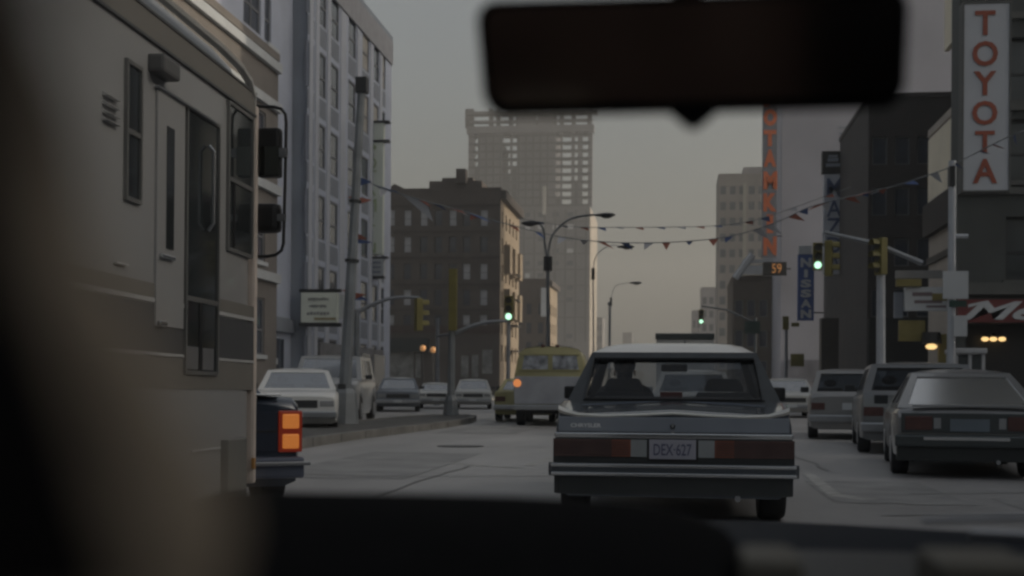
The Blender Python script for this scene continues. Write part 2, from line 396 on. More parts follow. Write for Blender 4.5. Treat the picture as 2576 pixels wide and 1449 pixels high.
for k in range(7): Fw.box('ledge', ua - 0.2, ub + 0.4, 1.9 + 3.2 * k, 2.15 + 3.2 * k, 0.25, 0.02, MAT['signwhite'])
Fw.box('shop_window', u_at(662, LW, Yw0), u_at(708, LW, Yw0), 0.9, 3.0, 0.1, 0.02, MAT['winglass'])
Fw.box('fascia', u_at(655, LW, Yw0), Yw1 - Yw0, 3.3, 3.9, 0.2, 0.02, spand)

# tan brick building behind the motorhome
T = Thing('brick_building', 'low tan brick building with white stone ledges seen over the motorhome roof', 'building', (LX - 6, 40, 0))
tan = brick_mat('tan_brick', (0.185, 0.165, 0.152), (0.168, 0.15, 0.14), (0.18, 0.17, 0.162))
LQ = LX + 0.1
shell(T, LQ - 15, LQ, 24, 49.4, 14.0, tan, skip=('right',))
Fq = Face(T, (LQ, 24, 0), (1, 0, 0), 25.4, 14.0)
hq = [(2 + 3.4 * k, 3.5 + 3.4 * k, 2.2 + 3.6 * j, 4.4 + 3.6 * j) for k in range(7) for j in range(3)]
Fq.wall(hq, tan, 0.12)
for h in hq: Fq.window(*h, 0.08, fr, MAT['winglass'], 1, True, MAT['signwhite'])
for vz in (5.1, 8.6, 11.9, 13.5): Fq.box('stone_band', 0, 25.4, vz, vz + 0.35, 0.18, 0.02, MAT['signwhite'])

# ------------------------------------------------------------------ left: dark brownstone corner building
Yr = 140.0
xa, xb, _, zt = rect(955, 480, 1258, 980, Yr)
T = Thing('tenement_building', 'dark brown brick tenement with pale blinds in small windows and a chimney on its roof', 'building', ((xa + xb) / 2, Yr + 8, 0))
brown = brick_mat('dark_brick', (0.085, 0.068, 0.06), (0.072, 0.06, 0.055), (0.09, 0.08, 0.075), 0.8)
brick_sun = brick_mat('sunlit_brick', (0.28, 0.215, 0.15), (0.25, 0.195, 0.14), (0.23, 0.2, 0.16), 0.8)  # sunlit side of the dark brick, its light put into the colour
shell(T, xa, xb, Yr, Yr + 17, zt, brown, skip=('front', 'right'))
Fr = Face(T, (xa, Yr, 0), (0, -1, 0), xb - xa, zt)
ppx = (xb - xa) / (1258 - 955)
holes = []; kinds = []
for vy in (548, 615, 683, 748, 812):
    for px in (983, 1025, 1066, 1103, 1139, 1174, 1217):
        u = (px - 955) * ppx; v = at(px, vy, Yr).z
        holes.append((u - 0.42, u + 0.42, v - 0.9, v + 0.9))
        vis = {548: (983, 1025, 1066, 1139, 1217), 615: (983, 1025), 683: (1174, 1217), 748: (1025, 1217), 812: (983, 1174, 1217)}[vy]
        kinds.append(px in vis)
Fr.wall(holes, brown, 0.25)
for h, k in zip(holes, kinds): Fr.window(*h, 0.2, fr if k else MAT['darkmetal'], MAT['blind'] if k else MAT['winglass'], 1, True)
for vy in (520, 585, 650, 718, 782): Fr.box('stone_band', 0, xb - xa, at(1100, vy, Yr).z, at(1100, vy, Yr).z + 0.18, 0.08, 0.02, M('brown_stone', (0.05, 0.042, 0.038), 0.8))
Fs = Face(T, (xb, Yr, 0), (1, 0, 0), 17, zt)
hs2 = [(1.2 + 3.1 * k, 2.3 + 3.1 * k, 4.0 + 3.0 * j, 5.8 + 3.0 * j) for k in range(5) for j in range(6)]
hs2 = [h for h in hs2 if h[3] < zt - 0.5]
Fs.wall(hs2, brick_sun, 0.25)
for h in hs2: Fs.window(*h, 0.2, MAT['darkmetal'], MAT['winglass'], 1, True)
for k in range(3):
    for j in range(2): Fs.box('bay_window', 3.0 + 4.8 * k, 5.2 + 4.8 * k, 9.0 + 5 * j, 12.2 + 5 * j, 0.7, 0.02, brick_sun)
Fs.box('cornice', 0, 17, zt - 1.0, zt, 0.6, 0.02, M('brown_stone', (0.05, 0.042, 0.038), 0.8))
for k in range(4): Fs.box('fire_escape', 8, 11, 5.2 + 3.0 * k, 5.35 + 3.0 * k, 1.0, 0.02, MAT['darkmetal'])
def rr(x0, y0, x1, y1, Y, dep): a, b, c, d = rect(x0, y0, x1, y1, Y); return MB().box(a, b, Y, Y + dep, c, d)
T.part('penthouse', rr(1080, 455, 1212, 482, Yr + 3, 8), brown); T.part('penthouse', rr(1112, 447, 1190, 470, Yr + 5, 6), brown)
T.part('chimney', rr(1147, 424, 1171, 460, Yr + 2, 1.6), brown)
a, b, c, d = rect(962, 462, 1030, 481, Yr); T.part('gable', MB().prism([(a, Yr + 0.1, c), (b, Yr + 0.1, c), ((a * 0.55 + b * 0.45), Yr + 0.1, d)], (0, 3, 0)), brown)
T.part('shop_awning', rr(968, 850, 1075, 885, Yr - 1.2, 1.2), M('dark_green_awning', (0.012, 0.02, 0.02), 0.7))
T.part('fascia', rr(968, 818, 1258, 838, Yr - 0.15, 0.15), M('brown_fascia', (0.05, 0.03, 0.025), 0.7))
for x0, y0, x1, y1 in ((975, 886, 1040, 960), (1160, 895, 1178, 950), (1187, 893, 1203, 950), (1213, 880, 1238, 940), (1045, 888, 1058, 950)):
    T.part('shop_window', rr(x0, y0, x1, y1, Yr - 0.1, 0.1), M('shop_pale', (0.20, 0.20, 0.195), 0.5, var=0.5, scale=1.0))

# second row further on, dark with a sunlit return
Ys = 205.0
xa, xb, _, zt = rect(1286, 706, 1381, 980, Ys)
T = Thing('row_house', 'low dark brick row building with sunlight painted on its end wall, beyond the tenement', 'building', ((xa + xb) / 2, Ys + 8, 0))
shell(T, xa, xb, Ys, Ys + 14, zt, brown, skip=('front', 'right'))
F2 = Face(T, (xa, Ys, 0), (0, -1, 0), xb - xa, zt)
h2 = [(0.5 + 1.9 * k, 1.4 + 1.9 * k, 3.6 + 3.1 * j, 5.4 + 3.1 * j) for k in range(3) for j in range(4)]
F2.wall(h2, brown, 0.25)
for h in h2: F2.window(*h, 0.2, MAT['darkmetal'], MAT['winglass'])
F3 = Face(T, (xb, Ys, 0), (1, 0, 0), 14, zt)
h3 = [(1.5 + 3 * k, 2.6 + 3 * k, 3.6 + 3.1 * j, 5.4 + 3.1 * j) for k in range(4) for j in range(4)]
F3.wall(h3, brick_sun, 0.25)  # end wall takes the sunlit brick colour
for h in h3: F3.window(*h, 0.2, fr, MAT['winglass'])
F3.box('cornice', 0, 14, zt - 0.8, zt, 0.5, 0.02, brown)
T = Thing('banner_sign', 'narrow pale vertical sign hanging on the low row building beside the double street lamp', 'sign', at(1368, 760, Ys - 0.8))
a, b, c, d = rect(1361, 724, 1375, 796, Ys - 0.6); T.part('panel', MB().box(a, b, Ys - 0.7, Ys - 0.5, c, d), MAT['signwhite']); T.part('bracket', MB().box(a, b, Ys - 0.62, Ys - 0.05, d, d + 0.1), MAT['darkmetal'])

# ------------------------------------------------------------------ tower under construction
Yt = 480.0
tx = lambda px: at(px, 700, Yt).x
tz = lambda py: at(1340, py, Yt).z
T = Thing('tower_building', 'hazy concrete tower under construction with sky showing through its open top floors', 'tower', (tx(1335), Yt + 15, 0))
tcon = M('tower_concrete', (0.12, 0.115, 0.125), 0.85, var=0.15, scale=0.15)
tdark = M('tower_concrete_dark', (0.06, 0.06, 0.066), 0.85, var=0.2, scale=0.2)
tsun = M('tower_sunlit_side', (0.32, 0.28, 0.235), 0.85, var=0.1, scale=0.2)  # sunlight on the side wall put into its colour
zs = tz(517)                                                         # shoulder where the open frame begins
xl, xr, xr2 = tx(1176), tx(1488), tx(1482)
# lower solid mass
T.part('wall', MB().box(tx(1225), xr2, Yt, Yt + 40, 0, zs - 0.1), tcon)
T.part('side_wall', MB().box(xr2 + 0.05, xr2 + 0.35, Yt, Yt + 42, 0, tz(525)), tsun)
# open frame: columns, slabs, wall panels
fz = [zs + 2.94 * k for k in range(0, 13)]; ztop = tz(276)
bays = [(1191, 1200), (1261, 1281), (1285, 1298), (1395, 1408), (1412, 1435), (1443, 1451), (1463, 1477)]
edges = [1176] + [p for b in bays for p in b] + [1488]
D = 3.0
for i in range(0, len(edges), 2):
    T.part('pier', MB().box(tx(edges[i]), tx(edges[i + 1]), Yt, Yt + D, zs, tz(333)), tcon)
for k in range(11):
    zk = tz(517 - 19.6 * (k)) ;
    if zk > tz(330): break
    T.part('floor_slab', MB().box(xl + 0.15, xr - 0.15, Yt + 0.15, Yt + D - 0.15, zk - 0.45, zk + 0.45), tcon)
for (p0, p1), ks in {(1191, 1200): range(0, 5), (1261, 1281): range(0, 4), (1285, 1298): range(0, 5), (1443, 1451): range(0, 3), (1395, 1408): range(0, 1)}.items():
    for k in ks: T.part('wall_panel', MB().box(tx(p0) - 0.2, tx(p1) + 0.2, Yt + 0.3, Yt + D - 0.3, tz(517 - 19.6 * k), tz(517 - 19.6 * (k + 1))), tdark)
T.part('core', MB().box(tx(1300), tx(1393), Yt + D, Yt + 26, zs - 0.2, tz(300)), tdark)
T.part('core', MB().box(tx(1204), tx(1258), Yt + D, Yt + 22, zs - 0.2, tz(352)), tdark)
T.part('parapet', MB().box(tx(1172), tx(1492), Yt - 0.6, Yt + D + 0.6, tz(334), tz(316)), tcon)
T.part('floor_slab', MB().box(tx(1180), tx(1488), Yt - 0.3, Yt + D, tz(306), tz(301)), tcon)
T.part('floor_slab', MB().box(tx(1168), tx(1500), Yt - 1, Yt + D + 0.3, tz(287), tz(279)), tdark)
for p in (1172, 1183, 1232, 1250, 1282, 1300, 1318, 1360, 1392, 1410, 1440, 1480): T.part('column', MB().box(tx(p) - 0.8, tx(p) + 0.8, Yt + 0.3, Yt + D - 0.4, tz(318), tz(270 if p % 3 else 274)), tdark)
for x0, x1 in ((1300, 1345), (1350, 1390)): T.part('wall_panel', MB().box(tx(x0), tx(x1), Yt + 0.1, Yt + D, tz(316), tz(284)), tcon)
for k in range(10):
    zk = tz(517 - 19.6 * k)
    T.part('floor_band', MB().box(xl, xr, Yt - 0.25, Yt + 0.02, zk - 0.35, zk + 0.35), tdark)
for p in (1204, 1222, 1240, 1258, 1304, 1322, 1340, 1358, 1376): T.part('column', MB().box(tx(p) - 0.35, tx(p) + 0.35, Yt - 0.4, Yt + 0.02, tz(517), tz(336)), tdark)
for p in range(1240, 1480, 26): T.part('column', MB().box(tx(p) - 0.4, tx(p) + 0.4, Yt - 0.3, Yt - 0.01, tz(860), tz(530)), tdark)
Ft = Face(T, (tx(1225), Yt, 0), (0, -1, 0), xr2 - tx(1225), zs)
for j in range(14):
    for i in range(6):
        if random.random() < 0.75:
            u = 3 + i * (Ft.W - 6) / 6; v = 6 + j * 4.6
            Ft.box('window', u, u + 2.4, v, v + 1.7, 0.06, 0.02, MAT['winglass'] if random.random() < 0.75 else MAT['blind'])
for py in (560, 600, 640, 680, 720, 760, 800): Ft.box('floor_band', 0, Ft.W, tz(py), tz(py) + 0.5, 0.15, 0.02, tdark)
for x0, y0, y1 in ((1245, 480, 525), (1364, 470, 540)): Ft.box('hoist_mast', tx(x0) - tx(1225), tx(x0) - tx(1225) + 1.2, tz(y1), tz(y0), 1.2, 0.0, cream)

# far blocks along the avenue
def plain_block(label, x0, x1, ytop, Y, dep, mat, rows_, cols_, seed=1, win=1.4):
    a, b, _, zt = rect(x0, ytop, x1, 980, Y)
    T = Thing('far_building', label, 'building', ((a + b) / 2, Y + dep / 2, 0))
    shell(T, a, b, Y, Y + dep, zt, mat, skip=('front',)); F = Face(T, (a, Y, 0), (0, -1, 0), b - a, zt)
    hs = []; cw = (b - a) / cols_; rh = (zt - 3) / rows_
    for i in range(cols_):
        for j in range(rows_): hs.append((cw * (i + 0.5) - min(win / 2, cw * 0.33), cw * (i + 0.5) + min(win / 2, cw * 0.33), 2.2 + rh * j, 2.2 + rh * j + rh * 0.55))
    F.wall(hs, mat, 0.2)
    for h in hs: F.window(*h, 0.15, fr, MAT['winglass'], 1, False)
    return T, F
hz1 = M('far_grey', (0.17, 0.16, 0.16), 0.85, scale=0.3); hz2 = M('far_mauve', (0.20, 0.19, 0.20), 0.85, scale=0.3)
plain_block('small far grey block right at the foot of the concrete tower', 1500, 1515, 800, 560, 20, hz1, 6, 2)
plain_block('tiny far block on the skyline left of the dark truck roof', 1566, 1590, 838, 620, 12, hz1, 2, 2)
plain_block('stepped far grey-mauve block right of the sky gap, lowest of its row', 1740, 1775, 783, 420, 14, hz2, 5, 3)
plain_block('far grey-mauve block right of the sky gap, behind the brown brick building', 1763, 1850, 725, 380, 14, hz2, 7, 5)
T, F = plain_block('tall hazy grey apartment block behind the orange vertical sign', 1806, 1925, 440, 274, 16, M('hazy_taupe', (0.19, 0.175, 0.165), 0.85, scale=0.2), 13, 5)
T.part('roof_house', rr(1870, 420, 1925, 441, 276, 6), hz2)
T.part('pilaster', rr(1868, 460, 1876, 900, 273.8, 0.2), M('hazy_pale', (0.26, 0.25, 0.22), 0.8))

# ------------------------------------------------------------------ right side of the street
RX = 10.0
# brown brick low building
T, F = plain_block('low brown brick building under the digital clock sign, right of the street', 1843, 1966, 700, 130, 14, brick_mat('brown_brick', (0.10, 0.082, 0.068), (0.09, 0.075, 0.062), (0.1, 0.09, 0.08)), 3, 4)
T.part('roof_sign', rr(1868, 652, 1945, 662, 129, 0.3), MAT['signwhite']); T.part('signboard', rr(1862, 668, 1918, 690, 128.8, 0.3), MAT['signwhite'])
p, q = at(1893, 640, 128.9), at(1850, 700, 128.9); T.part('brace', MB().tube([p, q], 0.35, 6), MAT['signwhite'])
# blank pale wall
Yv = 119.0
xa, xb, _, zt = rect(1968, -420, 2410, 980, Yv)
T = Thing('blank_wall_building', 'tall building with a blank lavender-grey side wall behind the vertical car signs', 'building', ((xa + xb) / 2, Yv + 10, 0))
lav = M('lavender_render', (0.42, 0.415, 0.46), 0.8, var=0.14, scale=0.12, bump=0.05)
shell(T, xa, xb, Yv, Yv + 24, zt, lav)
for y0 in (318, 333, 348): T.part('vent_slot', rr(2110, y0, 2168, y0 + 4, Yv - 0.06, 0.05), greydark)
T.part('shop_front', rr(1975, 905, 2062, 960, Yv - 0.3, 0.28), M('shop_lavender', (0.22, 0.22, 0.25), 0.6, var=0.3, scale=0.6))
T.part('downpipe', rr(2182, 300, 2186, 420, Yv - 0.3, 0.25), greydark)
# dark infill buildings
dk = M('sooty_brick', (0.045, 0.044, 0.046), 0.85, var=0.3, scale=0.35)
dk2 = brick_mat('sooty_brown', (0.055, 0.048, 0.046), (0.048, 0.043, 0.042), (0.055, 0.05, 0.05), 0.8)
T, F = plain_block('narrow sooty dark building just right of the tall blue lettered white sign', 2124, 2190, 378, 88, 12, dk, 6, 2, win=1.0)
T.part('doorway', rr(2066, 800, 2123, 960, 87, 1.2), MAT['black'])
T, F = plain_block('sooty brown building with a flat roof behind the low cream wall', 2183, 2412, 247, 70, 12, dk2, 5, 4, win=1.1)
T.part('plinth', rr(2185, 800, 2400, 985, 69.8, 0.15), M('black_tile', (0.02, 0.022, 0.024), 0.4))
# corner dealership, frontal face to the cross street
Yd = 45.0
xa = at(2408, 700, Yd).x; zt = 30.0
T = Thing('dealership_building', 'dark grey corner building with a red shop sign band, behind the big white vertical sign', 'building', (xa + 8, Yd + 8, 0))
dgrey = M('dark_green_grey', (0.052, 0.058, 0.058), 0.75, var=0.2, scale=0.5, bump=0.1)
trim = M('dark_trim', (0.085, 0.088, 0.085), 0.7)
shell(T, xa, xa + 18, Yd, Yd + 1.15, zt, dgrey, skip=('front',)); shell(T, 12.9, xa + 18, Yd + 1.2, Yd + 14, zt - 0.01, dgrey)
Fd = Face(T, (xa, Yd, 0), (0, -1, 0), 18, zt)
U = lambda px: at(px, 700, Yd).x - xa
Z = lambda py, px=2500: at(px, py, Yd).z
hd = [(U(2530) + 2.2 * k, U(2530) + 1.9 + 2.2 * k, Z(705), Z(545)) for k in range(6)]
hd += [(U(2530) + 2.2 * k, U(2530) + 1.9 + 2.2 * k, Z(455), Z(300)) for k in range(6)] + [(U(2530) + 2.2 * k, U(2530) + 1.9 + 2.2 * k, Z(255), Z(95)) for k in range(6)]
hd += [(0.3, U(2570) + 8, 0.2, Z(815))]
Fd.wall(hd, dgrey, 0.3)
greyglass = M('dusty_glass', (0.06, 0.068, 0.072), 0.15, var=0.25, scale=0.6)
for h in hd[:-1]: Fd.window(*h, 0.25, MAT['darkmetal'], greyglass, 2, True, trim)
for py in (50, 280, 490): Fd.box('ledge', 0, 18, Z(py), Z(py) + 0.22, 0.15, 0.02, trim)
Fd.box('cornice', 0, 18, Z(742), Z(712), 0.25, 0.02, trim)
cream_sun = M('cream_sunlight', (0.80, 0.72, 0.57), 0.8, var=0.08, scale=0.6); beige = M('beige_paint', (0.42, 0.37, 0.32), 0.8, var=0.12, scale=0.6)
Tc = Thing('cream_building', 'low beige building with sunlight painted on its upper wall and a dark brown band, left of the white vertical sign', 'building', (11.4, 49.5, 0))
shell(Tc, RX, 12.8, 46.3, 52.6, 11.1, beige, skip=('left',))
Fx = Face(Tc, (RX, 52.6, 0), (-1, 0, 0), 6.3, 11.1)
Fx.wall([], beige, 0.1)
Fx.box('sunlit_upper_wall', 0, 6.3, 8.4, 11.0, 0.05, 0.01, cream_sun)  # warm sunlight put into the cream of the upper wall
Fx.box('brown_band', 0, 6.3, 7.1, 8.35, 0.25, 0.01, M('brown_band', (0.03, 0.024, 0.022), 0.8))
Fx.box('string_course', 0, 6.3, 6.0, 6.25, 0.1, 0.01, M('brown_course', (0.08, 0.07, 0.06), 0.8))
rs = Fd.box('shop_sign', U(2405), 18, Z(812), Z(755), 0.35, 0.02, M('red_sign', (0.13, 0.022, 0.022), 0.5, var=0.15))
scr = moved(letters('Mea', 3.4, 0.62, 0.04, 0.02, 0.45), U(2545) - U(2405), -0.37, (Z(783) - Z(812)))
me = scr.mesh('lettering', MAT['signwhite']); new('lettering', me, rs)
me = MB().prism([(U(2430) - U(2405), -0.37, 0.6), (U(2480) - U(2405), -0.37, 0.74), (U(2480) - U(2405), -0.37, 0.68), (U(2430) - U(2405), -0.37, 0.5)], (0, -0.03, 0)).mesh('flourish', MAT['signwhite']); new('flourish', me, rs)
Fd.put('shop_interior', MB().box(0.3, U(2570) + 8, 0.95, 1.0, 0.2, Z(815)), MAT['black'])
for px in (2478, 2499, 2521):
    c = at(px, 853, Yd + 0.6); L = Thing('shop_lamp', {2478: 'left', 2499: 'middle', 2521: 'right'}[px] + ' one of three warm lit lamps in a row under the red sign', 'lamp', c, group='warm lamps under the red sign')
    L.part('bulb', MB().ball((0, 0, 0), 0.13, 0.13, 0.08), MAT['warm'], local=True, smooth=True); L.part('hood', MB().tube([(0, 0, 0.07), (0, 0, 0.2)], [0.15, 0.04], 10), MAT['darkmetal'], local=True)
    L.part('rod', MB().tube([(0, 0, 0.19), (0, 0, Z(816) - c.z + 0.0)], 0.012, 6), MAT['darkmetal'], local=True)
# near corner block on the right, beside us (out of frame, added to shade the street)
T, F = None, None
T = Thing('shade_corner_block', 'unseen low dark brick block added on the near corner to shade the street', 'building', (20, -10, 0))
shell(T, 13, 33, -45, 21.5, 9, dk2, skip=('left',))
Fk = Face(T, (13, 21.5, 0), (-1, 0, 0), 66.5, 9)
hk = [(2 + 4 * k, 4 + 4 * k, 4.5 + 4 * j, 6.8 + 4 * j) for k in range(16) for j in range(1)]
T2 = Thing('shade_side_block', 'unseen dark brick block added farther down the cross street to stop the sun', 'building', (50, 52, 0))  # unseen block, added to keep the sun off the street
shell(T2, xa + 18.2, 90, Yd + 0.5, Yd + 34, 40, dk2)
T3 = Thing('shade_end_block', 'unseen tall dark brick block added at the far end of the cross street to stop the sun', 'building', (105, 30, 0))  # unseen, sized to stop low sun coming down the cross street
shell(T3, 95, 115, 0, 44.5, 45, dk2)
Fk.wall(hk, dk2, 0.25)
for h in hk: Fk.window(*h, 0.2, MAT['darkmetal'], MAT['winglass'])
# (billboard) high up: a sunlit area of wall, added as a cream panel
T = Thing('sunlit_wall_panel', 'cream panel standing for a sunlit area high on the corner wall, left of the white vertical sign top', 'sunlit_patch', (RX + 0.3, 48, 11.41))
a, b = at(2392, 116, 52).z, at(2392, -40, 52).z
T.part('panel', MB().box(RX + 0.12, RX + 0.3, 46.4, 50.5, 14.0, 17.5), cream_sun); T.part('post', MB().box(RX + 0.3, RX + 0.45, 46.5, 46.7, 11.41, 16), MAT['darkmetal']); T.part('post', MB().box(RX + 0.3, RX + 0.45, 49.6, 49.8, 11.41, 16), MAT['darkmetal'])

# ------------------------------------------------------------------ lettered signs
def blade(label, x0, y0, x1, y1, Y, word, lets, face, ink, thick=0.35, rim=None, wallx=None, tops=None, bold=0.03, outline=None):
    """vertical projecting sign; lets = list of (letter, ytop, ybottom, xl, xr) in photo pixels"""
    a, b, c, d = rect(x0, y0, x1, y1, Y)
    T = Thing('blade_sign', label, 'sign', ((a + b) / 2, Y + thick / 2, c))
    T.part('panel', MB().box(a, b, Y, Y + thick, c, d), face, bevel=0.01)
    if rim:
        t = 0.05
        T.part('rim', MB().box(a - t, a, Y - 0.04, Y + thick, c - t, d + t).box(b, b + t, Y - 0.04, Y + thick, c - t, d + t).box(a, b, Y - 0.04, Y + thick, c - t, c).box(a, b, Y - 0.04, Y + thick, d, d + t), rim)
    for ch, t0, t1, xl_, xr_ in lets:
        p = at((xl_ + xr_) / 2, (t0 + t1) / 2, Y - 0.03); e, f, g, h = rect(xl_, t0, xr_, t1, Y - 0.03)
        T.part('letter', moved(letters(ch, f - e, h - g, 0.03, bold), p.x, Y - 0.02, p.z), ink)
    if wallx is not None:
        for zz in (c + (d - c) * 0.12, c + (d - c) * 0.88): T.part('bracket', MB().tube([(b if wallx > b else a, Y + thick / 2, zz), (wallx, Y + thick / 2, zz)], 0.05, 6), MAT['darkmetal'])
    return T, (a, b, c, d)
rust = M('rust_red_letters', (0.26, 0.055, 0.025), 0.5, var=0.15)
ty = [('T', 40, 128), ('O', 152, 248), ('Y', 266, 358), ('O', 376, 470), ('T', 488, 580), ('A', 600, 690)]
sc_ = 1 / 1.907 / 1.49
def zz6(v): return v / (1411 / 740) / 1.4907
tl = []
for ch, a0, a1, xl_, xr_ in [('T', 75, 250, 1062, 1208), ('O', 292, 472, 1042, 1226), ('Y', 508, 680, 1050, 1215), ('O', 720, 893, 1040, 1222), ('T', 935, 1090, 1062, 1202), ('A', 1135, 1310, 1045, 1220)]:
    tl.append((ch, zz6(a0), zz6(a1), 3100 / 1.4907 + zz6(xl_), 3100 / 1.4907 + zz6(xr_)))
blade('big white vertical sign with rust-red letters TOYOTA on the dark corner building', 2424, 8, 2539, 479, 41.0, 'TOYOTA', tl, M('sign_pale_grey', (0.42, 0.44, 0.48), 0.5, var=0.06, scale=0.8), rust, 0.5, trim, bold=0.02)
T = bpy.data.objects['blade_sign']
zz_ = at(2480, 240, 41.5).z
mbk = MB().tube([(at(2480, 240, 41.3).x, 41.45, at(2480, 100, 41).z), (at(2480, 240, 41.3).x, 45.0, at(2480, 100, 41).z)], 0.07, 6).tube([(at(2480, 240, 41.3).x, 41.45, at(2480, 400, 41).z), (at(2480, 240, 41.3).x, 45.0, at(2480, 400, 41).z)], 0.07, 6)
me = mbk.mesh('bracket', MAT['darkmetal']); me.transform(T.matrix_world.inverted()); new('bracket', me, T)
# POTAMKIN orange (right)
orange = M('orange_letters', (0.62, 0.16, 0.06), 0.5, var=0.12)
ol = []
oy = [('P', 48, 118), ('O', 132, 200), ('T', 0, 0)]
def z3(v): return (400 + v / (351 / 160)) / 1.4907
def x3(v): return (2840 + v / (351 / 160)) / 1.4907
for ch, a0, a1, l, r_ in [('P', -270, -150, 55, 160), ('O', 15, 158, 52, 162), ('T', 192, 325, 52, 155), ('A', 352, 495, 52, 155), ('M', 532, 680, 50, 165), ('K', 712, 862, 50, 158), ('I', 885, 1040, 78, 130), ('N', 1068, 1222, 50, 160)]:
    ol.append((ch, z3(a0) if ch != 'P' else z3(-145), z3(a1) if ch != 'P' else z3(-5), x3(l), x3(r_)))
blade('tall narrow grey blade sign with orange letters POTAMKIN near the sky gap', 1918, 190, 1955, 648, 118.0, 'POTAMKIN', ol, M('sign_grey_lav', (0.20, 0.21, 0.235), 0.6), orange, 0.5, None, wallx=at(1969, 400, 118.2).x, bold=0.06)
# POTAMKIN pale green (left)
gl = []
def z1(v): return (420 + v / (395 / 180)) / 1.4907
def x1_(v): return (1300 + v / (395 / 180)) / 1.4907
for ch, a0, a1, l, r_ in [('P', 265, 355, 150, 245), ('O', 370, 470, 150, 245), ('T', 480, 575, 155, 245), ('A', 600, 690, 150, 240), ('M', 715, 820, 140, 245), ('K', 855, 940, 140, 240), ('I', 960, 1060, 175, 205), ('N', 1075, 1160, 135, 240)]:
    gl.append((ch, z1(a0), z1(a1), x1_(l), x1_(r_)))
palesign = M('sign_pale_green', (0.66, 0.70, 0.63), 0.5, var=0.08, scale=0.6)
olive = M('pale_olive_letters', (0.36, 0.43, 0.26), 0.5)
TS, bb = blade('tall pale blade sign with faint green letters POTAMKIN, behind the big pole', 912, 358, 963, 640, 66.0, 'POTAMKIN', gl, palesign, olive, 0.4, None, wallx=LX + 0.2, bold=0.0)
a, b, c, d = rect(878, 310, 965, 352, 66.0); TS.part('header_panel', MB().box(a, b, 66.0, 66.4, c, d), palesign); TS.part('header_rail', MB().box(a, b + 0.3, 65.95, 66.42, d + 0.01, d + 0.12).box(a, b + 0.3, 65.95, 66.42, c - 0.12, c - 0.01), MAT['darkmetal'])
a, b, c, d = rect(903, 650, 965, 694, 66.0); TS.part('footer_panel', MB().box(a, b, 66.0, 66.4, c, d), MAT['signwhite']); TS.part('footer_rail', MB().box(a, b + 0.2, 65.95, 66.42, d + 0.01, d + 0.1).box(a, b, 65.95, 66.42, c - 0.14, c - 0.01), MAT['darkmetal'])
for k in range(3): TS.part('text_row', MB().box(a + 0.15, b - 0.15, 65.97, 66.0, c + 0.15 + 0.25 * k, c + 0.27 + 0.25 * k), spand)
# MAZDA
blue = M('blue_letters', (0.05, 0.075, 0.16), 0.5, var=0.15)
mz = [('M', 448, 495), ('A', 502, 545), ('Z', 548, 590), ('D', 596, 636), ('A', 642, 682)]
TM, bb = blade('white vertical sign with blue letters MAZDA under a black logo box', 2072, 438, 2125, 688, 82.0, 'MAZDA', [(ch, a0, a1, 2080, 2117) for ch, a0, a1 in mz], M('sign_bluish', (0.42, 0.44, 0.49), 0.5, var=0.1), blue, 0.5, None, wallx=at(2132, 500, 82).x, bold=0.01)
a, b, c, d = rect(2068, 380, 2126, 436, 82.0); TM.part('logo_box', MB().box(a, b, 81.95, 82.5, c, d), MAT['black'], bevel=0.02)
a, b, c, d = rect(2078, 390, 2115, 419, 81.9); TM.part('logo', MB().box(a, b, 81.88, 81.95, c, c + 0.2).box(a + 0.1, b - 0.15, 81.88, 81.95, c + 0.32, c + 0.55).box(a + 0.15, b - 0.2, 81.88, 81.95, c + 0.6, d), spand)
# NISSAN
nz_ = [('N', 649, 672), ('I', 678, 698), ('S', 703, 723), ('S', 728, 748), ('A', 753, 774), ('N', 779, 800)]
TN, bb = blade('blue vertical sign with white letters NISSAN topped by a small pale box', 2007, 640, 2048, 806, 96.0, 'NISSAN', [(ch, a0, a1, (2014 if ch != 'I' else 2023), (2041 if ch != 'I' else 2032)) for ch, a0, a1 in nz_], M('sign_blue', (0.04, 0.085, 0.26), 0.5, var=0.12), MAT['signwhite'], 0.5, None, wallx=at(2075, 720, 96).x, bold=0.05)
a, b, c, d = rect(2009, 618, 2042, 640, 96.0); TN.part('top_box', MB().box(a, b, 96.0, 96.5, c + 0.03, d), MAT['signwhite'], bevel=0.03)
# white sign, left, rows of print
T = Thing('hanging_sign', 'square white sign board with faint rows of print hung on the office block', 'sign', at(808, 775, 53.4))
a, b, c, d = rect(757, 736, 848, 811, 53.4); T.part('board', MB().box(a, b, 53.4, 53.7, c, d), palesign, bevel=0.01)
for y0, y1, x0, x1 in ((748, 757, 775, 828), (766, 774, 778, 822), (784, 793, 764, 830)):
    e, f, g, h = rect(x0, y0, x1, y1, 53.38); n = 8
    mb = MB()
    for k in range(n):
        if random.random() < 0.86: mb.box(e + (f - e) * k / n, e + (f - e) * (k + 0.72) / n, 53.375, 53.4, g + random.uniform(0, 0.05), h - random.uniform(0, 0.04))
    T.part('text_row', mb, M('faded_print', (0.24, 0.25, 0.25), 0.6))
e, f, g, h = rect(790, 799, 845, 805, 53.38); T.part('text_row', MB().box(e, f, 53.375, 53.4, g, h), M('tan_print', (0.30, 0.26, 0.15), 0.6))
a2, b2, c2, d2 = rect(850, 741, 866, 800, 53.8); T.part('side_board', MB().box(a2, b2, 53.7, 53.8, c2, d2), MAT['signwhite'])
T.part('rail', MB().box(a - 0.1, b + 0.15, 53.45, 53.65, d + 0.02, d + 0.16).box(a - 0.1, b + 0.15, 53.45, 53.65, c - 0.18, c - 0.02), MAT['darkmetal'])
T.part('bracket', MB().tube([(a + 0.3, 53.55, (c + d) / 2), (a + 0.3, 54.02, (c + d) / 2)], 0.06, 6), MAT['darkmetal'])
